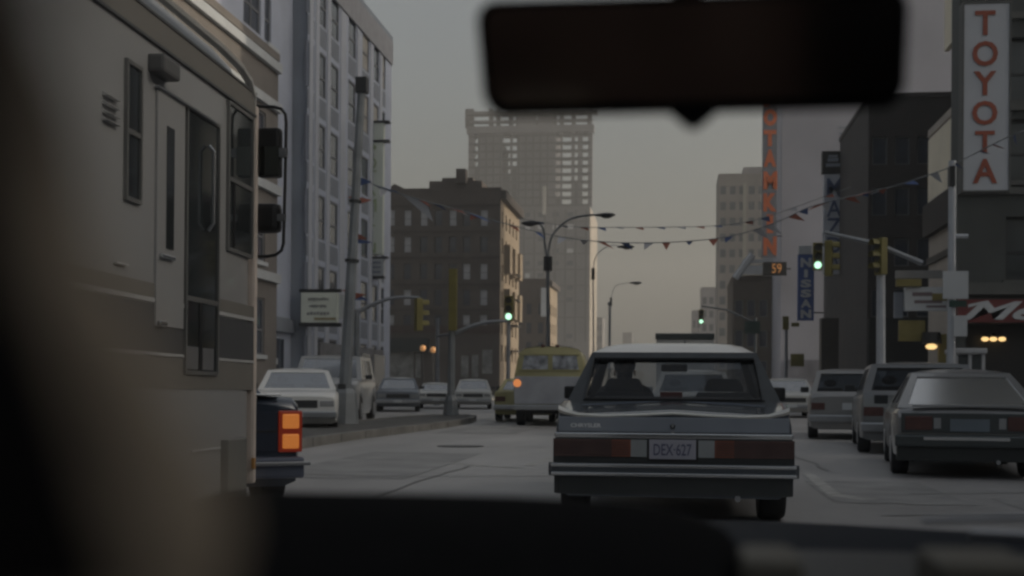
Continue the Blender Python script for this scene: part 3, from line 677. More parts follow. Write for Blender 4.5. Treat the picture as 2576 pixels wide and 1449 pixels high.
# digital clock
T = Thing('clock_sign', 'small dark digital sign showing orange numerals below the orange lettered blade sign', 'sign', at(1948, 690, 117))
a, b, c, d = rect(1919, 659, 1979, 693, 117.0); T.part('housing', MB().box(a, b, 117, 117.4, c, d), MAT['black'], bevel=0.02)
p = at(1954, 675, 116.97); T.part('digits', moved(letters('59', 0.85, 0.85, 0.02, 0.0), p.x, 116.98, p.z), emit('amber_digits', (1.0, 0.45, 0.15), 0.13))
T.part('bracket', MB().box(b, at(1990, 675, 117).x, 117.1, 117.3, (c + d) / 2 - 0.06, (c + d) / 2 + 0.06), MAT['darkmetal'])

# ------------------------------------------------------------------ street furniture
def head(T, c, facing=(0, -1), lit=None, ppm=1.0, s=1.0):
    """3-lens signal head centred at c (world); facing = horizontal direction of the lenses"""
    f = V((*facing, 0)).normalized(); rt = V((-f.y, f.x, 0)); c = V(c)
    def bx(u0, u1, w0, w1, z0, z1):
        pts = [c + rt * u + f * ww + V((0, 0, zz)) for zz in (z0, z1) for u, ww in ((u0, w0), (u1, w0), (u1, w1), (u0, w1))]
        return MB().add(pts, [(0, 3, 2, 1), (4, 5, 6, 7), (0, 1, 5, 4), (1, 2, 6, 5), (2, 3, 7, 6), (3, 0, 4, 7)])
    h = T.part('signal_head', bx(-0.17 * s, 0.17 * s, -0.14 * s, 0.06 * s, -0.5 * s, 0.5 * s), MAT['yellow'], bevel=0.02)
    for k, zc in enumerate((0.32, 0.0, -0.32)):
        p = c + V((0, 0, zc * s)) + f * 0.07 * s
        on = lit is not None and k == lit
        T.part('lens', MB().tube([p - f * 0.02, p + f * 0.02], 0.125 * s, 14), MAT['green'] if on else MAT['darklens'], parent=h)
        ring = [[p + (rt * math.cos(t) + V((0, 0, 1)) * math.sin(t)) * 0.145 * s + f * dd for t in [math.pi * (0.0 + i / 10) for i in range(11)]] for dd in (0, 0.2 * s)]
        T.part('visor', MB().loft(ring, closed=False, caps=False), MAT['yellow'], parent=h)
def arc(a, b, rise, n=10): a, b = V(a), V(b); return [a.lerp(b, i / n) + V((0, 0, rise * math.sin(math.pi * i / n))) for i in range(n + 1)]

# big tapered pole on the island with wide base
pb = ground(862, 1081); pt = at(911, 196, pb.y + 0.2)
T = Thing('street_pole', 'tall thick grey steel pole with a wide flared base on the median island', 'pole', pb)
dirp = (pt - pb)
T.part('shaft', MB().tube([pb + dirp * k for k in (0.1, 0.3, 0.6, 0.97)], [0.15, 0.135, 0.11, 0.09], 8), MAT['pole'])
oc = lambda r, z: [pb + V((r * math.cos(t), r * math.sin(t), z)) + V((dirp.x, dirp.y, 0)) * (z / dirp.z) for t in [math.pi / 8 + math.pi / 4 * i for i in range(8)]]
T.part('base', MB().loft([oc(0.40, 0.0), oc(0.38, 0.12), oc(0.33, 0.5), oc(0.27, 0.85), oc(0.19, 0.95)]), MAT['pole'])
T.part('cap', MB().box(pt.x - 0.13, pt.x + 0.13, pt.y - 0.13, pt.y + 0.13, pt.z - 0.35, pt.z), MAT['darkmetal'])
T.part('band', MB().tube([pb + dirp * 0.475, pb + dirp * 0.483], 0.17, 8), MAT['darkmetal']); T.part('band', MB().tube([pb + dirp * 0.645, pb + dirp * 0.652], 0.15, 8), MAT['darkmetal'])

# second island pole with yellow top panel and mast arm
pb = ground(1134, 1056); Y = pb.y
T = Thing('signal_pole', 'grey signal pole with a long yellow panel on top, second pole on the median island', 'pole', pb)
pt = at(1139, 690, Y)
T.part('shaft', MB().tube([pb + V((0, 0, 0.5)), pt], [0.125, 0.09], 8), MAT['pole'])
oc = lambda r, z: [pb + V((r * math.cos(t), r * math.sin(t), z)) for t in [math.pi / 8 + math.pi / 4 * i for i in range(8)]]
T.part('base', MB().loft([oc(0.26, 0.0), oc(0.25, 0.15), oc(0.2, 0.6), oc(0.13, 0.75)]), MAT['pole'])
a, b, c, d = rect(1127, 676, 1151, 832, Y - 0.2); T.part('yellow_panel', MB().box(a + 0.02, b - 0.02, Y - 0.24, Y - 0.14, c, d), MAT['yellow'], bevel=0.02)
T.part('mast_arm', MB().tube(arc(at(1146, 838, Y), at(1278, 808, Y), 0.12), [0.07 - 0.003 * i for i in range(11)], 8), MAT['steel'])
T.part('brace_arm', MB().tube([at(1143, 838, Y), at(1100, 846, Y + 0.5)], 0.04, 6), MAT['steel'])
# green signal post (median)
pb = ground(1277, 1040); Y = pb.y
T = Thing('traffic_signal', 'lit green traffic signal on a slim post left of the yellow van', 'traffic light', pb)
T.part('post', MB().tube([pb, at(1280, 800, Y)], [0.09, 0.075], 8), MAT['steel'])
head(T, at(1280, 776, Y - 0.12), lit=2, s=0.98)
T.part('base', MB().tube([pb, pb + V((0, 0, 0.3))], [0.2, 0.13], 8), MAT['pole'])
# side signal on curved arm (left)
pb = ground(900, 1058); Y = pb.y
T = Thing('traffic_signal', 'unlit yellow traffic signal hung from a curved arm in front of the brown tenement', 'traffic light', at(1100, 1040, Y) * 0 + V((at(898, 1000, Y).x, Y, 0)))
T.part('mast_arm', MB().tube(arc(at(898, 786, Y), at(1056, 749, Y), 0.18), [0.07 - 0.003 * i for i in range(11)], 8), MAT['steel'])
T.part('post', MB().tube([V((at(898, 1000, Y).x, Y, 0)), at(898, 778, Y)], [0.1, 0.08], 8), MAT['pole'])
head(T, at(1056, 792, Y), facing=(0.9, 0.45), s=0.95)
T.part('hanger', MB().tube([at(1056, 749, Y), at(1056, 770, Y)], 0.03, 6), MAT['steel'])
# plain grey posts
for px, top, yb, lab in ((1100, 800, 1020, 'slim bare grey post standing left of the pole with the yellow panel'),):
    pb = ground(px, yb); T = Thing('steel_post', lab, 'post', pb)
    T.part('shaft', MB().tube([pb, at(px + 1, top, pb.y)], [0.12, 0.1], 8), MAT['steel']); T.part('base', MB().tube([pb, pb + V((0, 0, 0.25))], [0.2, 0.14], 8), MAT['steel'])
for px, py, Y in ((1064, 876, 118), (1090, 880, 118)):
    c = at(px, py, Y); T = Thing('globe_lamp', ('left' if px < 1080 else 'right') + ' one of two small orange globe lamps in front of the tenement shops', 'lamp', (c.x, Y, 0), group='orange globe lamps')
    T.part('post', MB().tube([(c.x, Y, 0), (c.x, Y, c.z - 0.2)], 0.07, 6), MAT['darkmetal']); T.part('globe', MB().ball(c, 0.3), emit('orange_globe', (1.0, 0.5, 0.2), 0.14), smooth=True)

# double street lamp
def lamp(label, px, base_px, heads, Y, joint, th=1.0, pm=None):
    pb = V((at(base_px, 1000, Y).x, Y, 0)); T = Thing('street_lamp', label, 'street lamp', pb, group='street lamps along the avenue')
    jt = at(px, joint, Y)
    T.part('pole', MB().tube([pb, jt], [0.12 * th, 0.075 * th], 8), pm or MAT['pole']); T.part('collar', MB().tube([jt - V((0, 0, 0.3)), jt + V((0, 0, 0.35))], 0.2 * th, 8), MAT['darkmetal'])
    for hx, hy, mids in heads:
        pts = [jt] + [at(mx, my, Y) for mx, my in mids] + [at(hx, hy, Y)]
        fine = []
        for i in range(len(pts) - 1):
            p0, p1, p2, p3 = pts[max(i - 1, 0)], pts[i], pts[i + 1], pts[min(i + 2, len(pts) - 1)]
            for k in range(5):
                t = k / 5; fine.append(0.5 * ((2 * p1) + (p2 - p0) * t + (2 * p0 - 5 * p1 + 4 * p2 - p3) * t * t + (-p0 + 3 * p1 - 3 * p2 + p3) * t ** 3))
        fine.append(pts[-1])
        a_ = T.part('arm', MB().tube(fine, 0.05 * th, 6), pm or MAT['pole'])
        e = pts[-1]; s = 1 if hx > px else -1
        lh = T.part('lamp_head', MB().loft([[e + V((s * u, r * math.cos(t), r * 0.55 * math.sin(t) - 0.02)) for t in [2 * math.pi * i / 10 for i in range(10)]] for u, r in ((-0.2, 0.05), (0.0, 0.14), (0.3, 0.2), (0.6, 0.16), (0.75, 0.04))]), MAT['darkmetal'], smooth=True)
        T.part('diffuser', MB().ball(e + V((s * 0.35, 0, -0.1)), 0.24, 0.15, 0.08), MAT['darklens'], parent=lh, smooth=True)
    return T
lamp('tall double-armed street lamp behind the yellow van, nearest of the street lamps', 1378, 1381, [(1507, 540, [(1386, 600), (1420, 560), (1455, 545)]), (1352, 560, [(1370, 610), (1366, 575)])], 58, 665)
lamp('second street lamp against the sky with its arm over the avenue', 1492, 1494, [(1562, 620, [(1497, 650), (1515, 628), (1540, 617)])], 72, 690, 0.5, MAT['steel'])
lamp('farthest thin street lamp in the sky gap', 1537, 1533, [(1590, 711, [(1542, 730), (1555, 716)])], 98, 760, 0.45, MAT['steel'])
pb = V((at(1533, 900, 140).x, 140, 0)); T = Thing('steel_post', 'thin far post alone in the sky gap above the white sedan roof', 'post', pb); T.part('shaft', MB().tube([pb, at(1533, 765, 140)], [0.14, 0.1], 6), MAT['pole']); T.part('cap', MB().ball(at(1533, 764, 140), 0.22), MAT['pole'])

# right mast with two signal heads
Yp = 34.0
pbx = at(2217, 900, Yp).x; pb = V((pbx, Yp, 0.0))
T = Thing('traffic_signal', 'green-lit yellow traffic signal pair on a mast arm in front of the blue lettered signs', 'traffic light', pb)
T.part('post', MB().tube([pb, at(2216, 690, Yp)], [0.13, 0.11], 10), M('silver_post', (0.42, 0.44, 0.48), 0.45, 0.3))
T.part('mast_arm', MB().tube([at(2320, 662, Yp), at(2200, 612, Yp), at(2075, 584, Yp)], [0.075, 0.06, 0.045], 8), MAT['steel'])
T.part('arm_joint', MB().tube([at(2216, 700, Yp), at(2216, 606, Yp)], 0.1, 8), MAT['pole'])
head(T, at(2213, 645, Yp - 0.25), facing=(-0.9, -0.4), s=0.95)
head(T, at(2088, 650, Yp - 0.15), facing=(0.95, -0.2), s=0.92)
head(T, at(2057, 645, Yp - 0.15), facing=(0, -1), lit=2, s=0.72)
T.part('hanger', MB().tube([at(2072, 585, Yp), at(2072, 618, Yp - 0.12)], 0.03, 6), MAT['steel'])
# right lamp pole with signs
Yq = 30.0
pbx = at(2393, 900, Yq).x; pb = V((pbx, Yq, 0))
T = Thing('street_pole', 'tall silver pole with small traffic signs at the right kerb by the cross street', 'pole', pb)
T.part('shaft', MB().tube([pb, at(2396, 405, Yq)], [0.10, 0.085], 10), M('silver_post', (0.42, 0.44, 0.48), 0.45, 0.3))
T.part('stub_arm', MB().tube([at(2396, 594, Yq), at(2435, 594, Yq)], 0.05, 8), M('silver_post', (0.42, 0.44, 0.48), 0.45, 0.3))
T.part('clamp_box', MB().box(*[f for f in (at(2386, 450, Yq).x, at(2400, 450, Yq).x)], Yq - 0.15, Yq + 0.1, at(2390, 470, Yq).z, at(2390, 420, Yq).z), MAT['darkmetal'])
for nm, x0, y0, x1, y1, mt in (('sign_plate', 2372, 682, 2436, 752, MAT['signwhite']), ('street_name_plate', 2388, 756, 2432, 772, M('street_green', (0.02, 0.05, 0.04), 0.5)), ('sign_plate', 2398, 794, 2433, 846, MAT['signwhite'])):
    a, b, c, d = rect(x0, y0, x1, y1, Yq - 0.14); T.part(nm, MB().box(a, b, Yq - 0.15, Yq - 0.12, c, d), mt, bevel=0.004)
# cluster of shop signs at right
def board(label, x0, y0, x1, y1, Y, mat, prints=(), back=0.6):
    a, b, c, d = rect(x0, y0, x1, y1, Y); T = Thing('shop_sign', label, 'sign', ((a + b) / 2, Y, c))
    T.part('board', MB().box(a, b, Y, Y + 0.2, c, d), mat, bevel=0.01); T.part('bracket', MB().box((a + b) / 2 - 0.05, (a + b) / 2 + 0.05, Y + 0.2, Y + back, (c + d) / 2 - 0.05, (c + d) / 2 + 0.05), MAT['darkmetal'])
    for x2, y2, x3_, y3, pm in prints:
        e, f, g, h = rect(x2, y2, x3_, y3, Y); T.part('print', MB().box(e, f, Y - 0.01, Y + 0.001, g, h), pm)
    return T
redp = M('faded_red_print', (0.16, 0.12, 0.13), 0.6); yel = M('dull_yellow', (0.20, 0.165, 0.05), 0.6, var=0.15)
board('large white shop board with faint red print beside the silver pole', 2276, 722, 2400, 782, 45.6, MAT['signwhite'], [(2295, 735, 2345, 745, redp), (2300, 755, 2370, 763, redp), (2330, 768, 2380, 774, redp), (2345, 738, 2383, 757, yel)])
board('dull yellow strip sign above the large white shop board', 2255, 702, 2318, 720, 45.4, yel)
board('dull yellow square shop board hanging below the white shop board', 2262, 806, 2328, 858, 45.8, yel)
board('pale grey strip signboard under the mast arm', 2254, 680, 2372, 700, 45.9, M('pale_strip', (0.24, 0.235, 0.23), 0.6))
board('narrow pale upright panel left of the white shop board', 2250, 735, 2272, 800, 45.95, spand)
c = at(2343, 872, 45.6)
T = Thing('shop_lamp', 'single warm lit lamp under the yellow frame, left of the silver pole', 'lamp', c)
T.part('bulb', MB().ball(c, 0.2, 0.18, 0.10), MAT['warm'], smooth=True); T.part('hood', MB().tube([c + V((0, 0, 0.1)), c + V((0, 0, 0.5))], [0.35, 0.3], 10), MAT['black'])
T.part('yellow_frame', MB().box(*[f for f in (at(2362, 850, 45.6).x, at(2382, 850, 45.6).x)], 45.6, 45.8, at(2370, 915, 45.6).z, at(2370, 840, 45.6).z), yel)
c2 = at(2081, 820, 93); T = Thing('shop_lamp', 'tiny warm lamp in the dark doorway below the blue vertical sign', 'lamp', c2); T.part('bulb', MB().ball(c2, 0.3, 0.2, 0.14), MAT['warm'], smooth=True); T.part('bracket', MB().box(c2.x - 0.05, c2.x + 0.05, 93.05, 93.6, c2.z + 0.1, c2.z + 0.2), MAT['darkmetal'])
# white phone kiosk
a, b, c, d = rect(2402, 876, 2478, 1000, 40)
T = Thing('phone_kiosk', 'white-framed glazed kiosk behind the silver hatchback, under the red shop sign', 'kiosk', ((a + b) / 2, 40.6, 0.1))
kw = M('kiosk_white', (0.34, 0.35, 0.37), 0.5)
T.part('roof', MB().box(a - 0.05, b + 0.05, 39.9, 41.3, d - 0.16, d), kw, bevel=0.04)
for x in (a, (a + b) / 2 - 0.04, b - 0.09):
    for y in (40.0, 41.1): T.part('frame_post', MB().box(x, x + 0.09, y, y + 0.09, 0, d - 0.17), kw)
for x0, x1 in ((a + 0.1, (a + b) / 2 - 0.05), ((a + b) / 2 + 0.06, b - 0.1)): T.part('pane', MB().box(x0, x1, 40.03, 40.05, 0.3, d - 0.2), greyglass)
T.part('back_panel', MB().box(a, b, 41.22, 41.26, 0, d - 0.17), kw)
# far signal at right of the gap
Y = 100; pb = V((at(1900, 900, Y).x, Y, 0)); T = Thing('traffic_signal', 'small far green-lit traffic signal at the right edge of the sky gap', 'traffic light', pb)
T.part('post', MB().tube([pb, at(1900, 800, Y)], 0.11, 6), MAT['pole']); T.part('mast_arm', MB().tube([at(1900, 812, Y), at(1830, 780, Y), at(1765, 770, Y)], 0.07, 6), MAT['pole'])
head(T, at(1764, 797, Y - 0.1), lit=2, s=1.15)
a, b, c, d = rect(1872, 808, 1912, 840, Y); T.part('street_name_plate', MB().box(a, b, Y - 0.16, Y - 0.12, c, d), M('street_green', (0.02, 0.05, 0.04), 0.5))
# yellow pedestrian signal on post
Y = 78; pb = V((at(1978, 900, Y).x, Y, 0.13)); T = Thing('crossing_signal', 'dull yellow crossing signal boxes on a short pale post right of the front sedan', 'signal', pb)
T.part('post', MB().tube([pb, at(1978, 800, Y)], 0.1, 8), MAT['steel'])
for x0, y0, x1, y1 in ((1988, 890, 2022, 922), (1968, 796, 1984, 830), (1990, 812, 2010, 822)):
    a, b, c, d = rect(x0, y0, x1, y1, Y); T.part('signal_box', MB().box(a, b, Y - 0.25, Y - 0.11, c, d), MAT['yellow'], bevel=0.03)

# ------------------------------------------------------------------ pennant strings
flagm = [M('pennant_red', (0.24, 0.075, 0.05), 0.7, var=0.1), M('pennant_white', (0.34, 0.35, 0.38), 0.7, var=0.1), M('pennant_blue', (0.045, 0.08, 0.20), 0.7, var=0.1)]
def pennants(label, pts, flags, r=0.012):
    T = Thing('pennant_string', label, 'bunting', pts[0], group='coloured pennant strings over the street')
    P = []
    for i in range(len(pts) - 1):
        p0, p1, p2, p3 = pts[max(i - 1, 0)], pts[i], pts[i + 1], pts[min(i + 2, len(pts) - 1)]
        for k in range(8):
            t = k / 8; P.append(0.5 * ((2 * p1) + (p2 - p0) * t + (2 * p0 - 5 * p1 + 4 * p2 - p3) * t * t + (-p0 + 3 * p1 - 3 * p2 + p3) * t ** 3))
    P.append(pts[-1]); T.part('cord', MB().tube(P, r, 5), MAT['pole'])
    n = len(P)
    for f, c, wd, ln, lx in flags:
        i = min(n - 2, int(f * (n - 1))); p = P[i]; d = (P[i + 1] - P[i]).normalized()
        wd *= 0.8; ln *= 0.75; tip = p + d * wd * 0.5 + V((lx, random.uniform(-0.2, 0.2), -ln))
        mid = p.lerp(tip, 0.5) + d * wd * 0.25 + V((0, 0.06, 0))
        q = p + d * wd
        T.part('pennant', MB().add([p, q, q.lerp(tip, 0.5) + V((0, 0.05, 0)), tip, p.lerp(tip, 0.5) + V((0, 0.05, 0)), p + V((0, 0.008, 0)), q + V((0, 0.008, 0)), tip + V((0, 0.008, 0))], [(0, 1, 2, 4), (4, 2, 3), (5, 7, 6)]), flagm[c])
YK = 30.0
s1 = [at(x, y, YK) for x, y in ((907, 448), (965, 474), (1060, 503), (1160, 530), (1262, 560), (1390, 592), (1500, 607), (1620, 611), (1740, 606), (1850, 592), (1960, 556), (2040, 520), (2150, 492), (2270, 462), (2394, 420))]
fl1 = [(k / 30 + random.uniform(-0.008, 0.008), [0, 2, 1, 1, 0, 2, 1, 0, 2][k % 9], random.uniform(0.22, 0.34), random.uniform(0.12, 0.3), random.uniform(-0.15, 0.35)) for k in range(1, 30)]
fl1 += [(0.05, 2, 0.6, 0.15, 0.45), (0.115, 1, 0.8, 0.75, 0.45), (0.15, 1, 0.6, 0.2, 0.5), (0.19, 0, 0.45, 0.2, 0.35), (0.225, 2, 0.5, 0.3, 0.45), (0.9, 1, 0.5, 0.2, -0.4), (0.87, 0, 0.5, 0.2, -0.45), (0.8, 0, 0.5, 0.25, -0.4)]
pennants('long sagging string of red, white and blue pennants across the street from pole to pole', s1, fl1)
s2 = [at(x, y, 44) for x, y in ((1300, 548), (1440, 570), (1560, 572), (1700, 571), (1820, 566), (1930, 545), (2140, 470))]
pennants('thin farther pennant string against the sky, above the long one', s2, [(k / 16, [0, 2, 1][k % 3], 0.4, random.uniform(0.08, 0.2), 0.2) for k in range(1, 16)])
s3 = [at(2396, 415, YK), at(2455, 385, 27), at(2520, 352, 24), at(2600, 318, 21), at(2700, 270, 18)]
pennants('short pennant string rising from the silver pole toward the right edge', s3, [(0.04, 2, 0.4, 0.18, 0.2), (0.2, 1, 0.35, 0.22, -0.15), (0.3, 2, 0.3, 0.1, 0.2), (0.42, 0, 0.3, 0.16, 0.2), (0.5, 1, 0.32, 0.2, -0.2), (0.62, 2, 0.3, 0.2, 0.1)])
s5 = [at(2396, 330, YK), at(2440, 240, 27), at(2500, 150, 24)]
s4 = [at(907, 440, 29.5), at(903, 520, 29.4), at(896, 630, 29.3), at(890, 760, 29.2)]
pennants('pennant string hanging down beside the big island pole', s4, [(0.08, 2, 0.25, 0.05, 0.32), (0.24, 0, 0.2, 0.05, -0.3), (0.28, 0, 0.2, -0.02, 0.3), (0.55, 2, 0.22, 0.05, -0.3), (0.58, 0, 0.2, 0.1, 0.28), (0.6, 2, 0.15, 0.06, 0.42), (0.9, 0, 0.2, 0.05, -0.28), (0.92, 0, 0.2, -0.05, 0.3), (0.95, 2, 0.22, 0.12, 0.35), (0.96, 2, 0.2, 0.1, -0.25)], 0.008)

# ------------------------------------------------------------------ vehicles
def wheel(T, x, y, r, wd=0.2, side=1):
    t = T.part('wheel', MB().tube([(x - wd / 2, y, r), (x - wd / 2 + 0.03, y, r), (x + wd / 2 - 0.03, y, r), (x + wd / 2, y, r)], [r * 0.92, r, r, r * 0.92], 20), MAT['rubber'], local=True, smooth=True)
    s = 1 if x > 0 else -1
    T.part('hub_cap', MB().tube([(x + s * (wd / 2 - 0.02), y, r), (x + s * (wd / 2 + 0.012), y, r)], [r * 0.62, r * 0.5], 14), MAT['dullchrome'], parent=t, local=True)
def car(name, label, loc, yaw_, L, W, H, paint, zt=0.92, zb=0.90, zh=0.86, rb=0.9, rt=1.45, ft=2.75, fb=3.4, wt=0.74, cat='car', rw=0.31, front='plain', rear='plain', gm=None, roofmat=None, seats=True, overr=0.85, overf=0.8, group=None, bumper=None, pillar=0.07, detail=True, zlo=0.22, rgm=None, bz=(0.36, 0.50)):
    T = Thing(name, label, cat, loc, yaw_, group)
    gm = gm or MAT['carglass']; hw = W / 2; bumper = bumper or MAT['dullchrome']
    def lerp_tab(tab, y):
        for (a, za), (b, zb_) in zip(tab, tab[1:]):
            if a <= y <= b: return za + (zb_ - za) * (y - a) / max(b - a, 1e-6)
        return tab[-1][1]
    top = [(0, zt - 0.06), (0.06, zt), (rb, zb), (fb, zb), (L - 0.12, zh), (L, zh - 0.08)]
    yw = (overr, L - overf); Ra = rw + 0.055
    ys = sorted({0, 0.03, 0.08, 0.25, rb * 0.6, rb, (rb + fb) / 2, fb, L - 0.5, L - 0.15, L - 0.05, L} | {y + Ra * c for y in yw for c in (-1, -0.95, -0.8, -0.55, -0.25, 0, 0.25, 0.55, 0.8, 0.95, 1)})
    ys = [y for y in ys if 0 <= y <= L]
    rings = []
    for y in ys:
        e = min(y, L - y); wv = hw * (0.93 + 0.07 * min(1, e / 0.35) ** 0.5)
        zl = zlo + (0.1 if e < 0.05 else 0)
        for c in yw:
            if abs(y - c) < Ra: zl = max(zl, rw + math.sqrt(Ra * Ra - (y - c) ** 2))
        z1 = lerp_tab(top, y); zl = min(zl, z1 - 0.16)
        half = [(0, zl), (0.86 * wv, zl), (0.97 * wv, zl + 0.04), (wv, zl + 0.5 * (z1 - zl)), (0.985 * wv, z1 - 0.07), (0.93 * wv, z1 - 0.012), (0.6 * wv, z1 + 0.006), (0, z1 + 0.012)]
        rings.append([(x, y, z) for x, z in half] + [(-x, y, z) for x, z in reversed(half[1:-1])])
    T.part('body', MB().loft(rings), paint, local=True, smooth=True)
    T.part('underbody', MB().box(-hw * 0.74, hw * 0.74, 0.35, L - 0.35, zlo - 0.02, min(zt, zb, zh) - 0.2), MAT['black'], local=True)
    for x in (-hw + 0.11, hw - 0.11):
        for y in yw: wheel(T, x, y, rw)
    # cabin
    zr = H - 0.05; wb = hw * 0.94; wtp = hw * wt if wt < 1 else wt
    B = {'rl': (-wb, rb, zb), 'rr': (wb, rb, zb), 'fr': (wb, fb, zb), 'fl': (-wb, fb, zb)}
    Tp = {'rl': (-wtp, rt, zr), 'rr': (wtp, rt, zr), 'fr': (wtp, ft, zr), 'fl': (-wtp, ft, zr)}
    cab = MB(); q = pillar
    faces = {'rear_window': ('rl', 'rr', [(q, 1 - q, 0.1, 0.88)]), 'windscreen': ('fr', 'fl', [(q, 1 - q, 0.08, 0.9)]),
             'side_window': ('rr', 'fr', [(0.16, 0.5, 0.1, 0.86), (0.54, 0.9, 0.1, 0.86)]), 'side_window_l': ('fl', 'rl', [(0.1, 0.46, 0.1, 0.86), (0.5, 0.84, 0.1, 0.86)])}
    for nm, (a, b, hl) in faces.items():
        A, Bq, Cq, Dq = V(B[a]), V(B[b]), V(Tp[b]), V(Tp[a]); cen = V((0, (rb + fb) / 2, (zb + zr) / 2))
        n = (Bq - A).cross(Dq - A).normalized(); n = n if n.dot(A.lerp(Cq, 0.5) - cen) > 0 else -n
        P = cab.sheet(A, Bq, Cq, Dq, hl, -n * 0.03)
        for h in hl:
            g = MB(); inn = -n * 0.012
            g.quad(P(h[0], h[2]) + inn, P(h[1], h[2]) + inn, P(h[1], h[3]) + inn, P(h[0], h[3]) + inn)
            T.part(nm.replace('_l', ''), g, rgm if (rgm and nm == 'rear_window') else gm, local=True)
    T.part('cabin_frame', cab, paint, local=True)
    nx, ny = 8, 8; rg = []
    for j in range(ny + 1):
        v = j / ny; yy = rt + (ft - rt) * v; row = []
        for i in range(nx + 1):
            u = i / nx * 2 - 1; row.append((wtp * u, yy, zr + 0.002 + (H - zr) * (1 - abs(u) ** 3.2) * (1 - abs(2 * v - 1) ** 4)))
        rg.append(row)
    T.part('roof', MB().loft(rg, closed=False, caps=False), roofmat or paint, local=True, smooth=True)
    if seats:
        for x in (-0.37, 0.37):
            s_ = T.part('seat', MB().loft([[(x + a * 0.26, ft - 0.85 + b * 0.07, zz) for a, b in ((-1, -1), (1, -1), (1, 1), (-1, 1))] for zz in (zb - 0.2, zb + 0.12)]), MAT['black'], local=True, bevel=0.03)
            T.part('headrest', MB().ball((x, ft - 0.85, zb + 0.22), 0.13, 0.05, 0.08), MAT['black'], parent=s_, local=True, smooth=True)
    # bumpers, lamps
    T.part('rear_bumper', MB().box(-hw * 0.97, hw * 0.97, -0.07, 0.03, bz[0], bz[1]), bumper, local=True, bevel=0.025)
    T.part('front_bumper', MB().box(-hw * 0.97, hw * 0.97, L - 0.03, L + 0.07, 0.34, 0.48), bumper, local=True, bevel=0.025)
    if detail:
        if rear != 'none':
            for s in (-1, 1): T.part('tail_light', MB().box(s * hw * 0.60, s * hw * 0.92, -0.012, 0.03, 0.60, 0.74), MAT['red_lens'], local=True, bevel=0.008)
            T.part('number_plate', MB().box(-0.16, 0.16, -0.015, 0.03, 0.60, 0.74), MAT['signwhite'], local=True)
        for s in (-1, 1): T.part('headlight', MB().box(s * hw * 0.58, s * hw * 0.9, L - 0.03, L + 0.012, 0.58, 0.70), M('headlamp_glass', (0.35, 0.36, 0.37), 0.15, 0.4), local=True, bevel=0.01)
        T.part('grille', MB().box(-hw * 0.52, hw * 0.52, L - 0.03, L + 0.008, 0.55, 0.71), MAT['darkmetal'], local=True)
        T.part('front_plate', MB().box(-0.16, 0.16, L + 0.065, L + 0.085, 0.37, 0.47), MAT['signwhite'], local=True)
        for s in (-1, 1):
            mm = T.part('door_mirror', MB().box(s * (hw - 0.02), s * (hw + 0.16), fb - 0.55, fb - 0.47, zb + 0.02, zb + 0.14), MAT['darkmetal'], local=True, bevel=0.015)
    return T
silver = M('silver_paint', (0.24, 0.24, 0.243), 0.28, 0.55, var=0.06, coat=0.6)
palesilver = M('pale_silver_paint', (0.26, 0.26, 0.262), 0.3, 0.4, var=0.06, coat=0.6)
wagong = M('wagon_grey_paint', (0.17, 0.175, 0.18), 0.3, 0.4, var=0.06, coat=0.6)
whitep = M('white_car_paint', (0.52, 0.52, 0.50), 0.3, 0, var=0.05, coat=0.5)
greyp = M('grey_blue_paint', (0.16, 0.18, 0.21), 0.3, 0.4, var=0.08, coat=0.6)
greenish = M('dark_green_grey_paint', (0.045, 0.055, 0.058), 0.3, 0.4, var=0.08, coat=0.7)
cabyel = M('cab_yellow_paint', (0.30, 0.275, 0.13), 0.4, 0, var=0.12, coat=0.3)
navy = M('navy_paint', (0.030, 0.042, 0.066), 0.28, 0.3, var=0.08, coat=0.8)

# right hand parked row (rear ends toward us)
def rearpos(px_c, Y): return V((at(px_c, 980, Y).x, Y, 0))
T = car('parked_car', 'low silver liftback parked nearest at the right kerb, dark rear panel with red tail lights', rearpos(2440, 14.9), -0.13, 4.3, 1.67, 1.27, silver, zt=0.80, zb=0.80, zh=0.74, rb=0.12, rt=1.30, ft=2.2, fb=2.95, wt=0.68, rear='none', rw=0.30, group='cars parked along the right kerb', bumper=greenish, rgm=MAT['glareglass'])
T.part('tail_panel', MB().box(-0.74, 0.74, -0.018, 0.03, 0.52, 0.745), greenish, local=True, bevel=0.01)
for s in (-1, 1):
    T.part('tail_light', MB().box(s * 0.40, s * 0.70, -0.03, 0.0, 0.55, 0.71), MAT['red_lens'], local=True, bevel=0.01)
    T.part('reverse_light', MB().box(s * 0.31, s * 0.385, -0.028, 0.0, 0.57, 0.69), MAT['dullchrome'], local=True)
T.part('number_plate', MB().box(-0.21, 0.21, -0.03, 0.0, 0.54, 0.68), M('plate_grey_blue', (0.14, 0.17, 0.20), 0.5), local=True)
T.part('bumper_strip', MB().box(-0.5, 0.42, -0.082, -0.06, 0.44, 0.475), MAT['chrome'], local=True)
T.part('valance', MB().box(-0.79, 0.79, -0.02, 0.06, 0.2, 0.505), M('valance_black', (0.02, 0.023, 0.023), 0.5), local=True, bevel=0.01)
T.part('exhaust', MB().tube([(0.3, -0.08, 0.2), (0.3, 0.4, 0.2)], 0.025, 8), MAT['dullchrome'], local=True)
T.part('spoiler', MB().box(-0.62, 0.62, 0.02, 0.12, 0.815, 0.835), silver, local=True, bevel=0.006)
car('parked_car', 'tall grey station wagon, sky glare painted on its roof, parked just beyond the silver liftback', rearpos(2318, 20.2), -0.11, 4.9, 1.86, 1.46, wagong, roofmat=palesilver, zt=0.98, zb=0.95, zh=0.9, rb=0.10, rt=0.45, ft=3.0, fb=3.6, wt=0.78, group='cars parked along the right kerb')  # sky glare put into the roof as a paler material
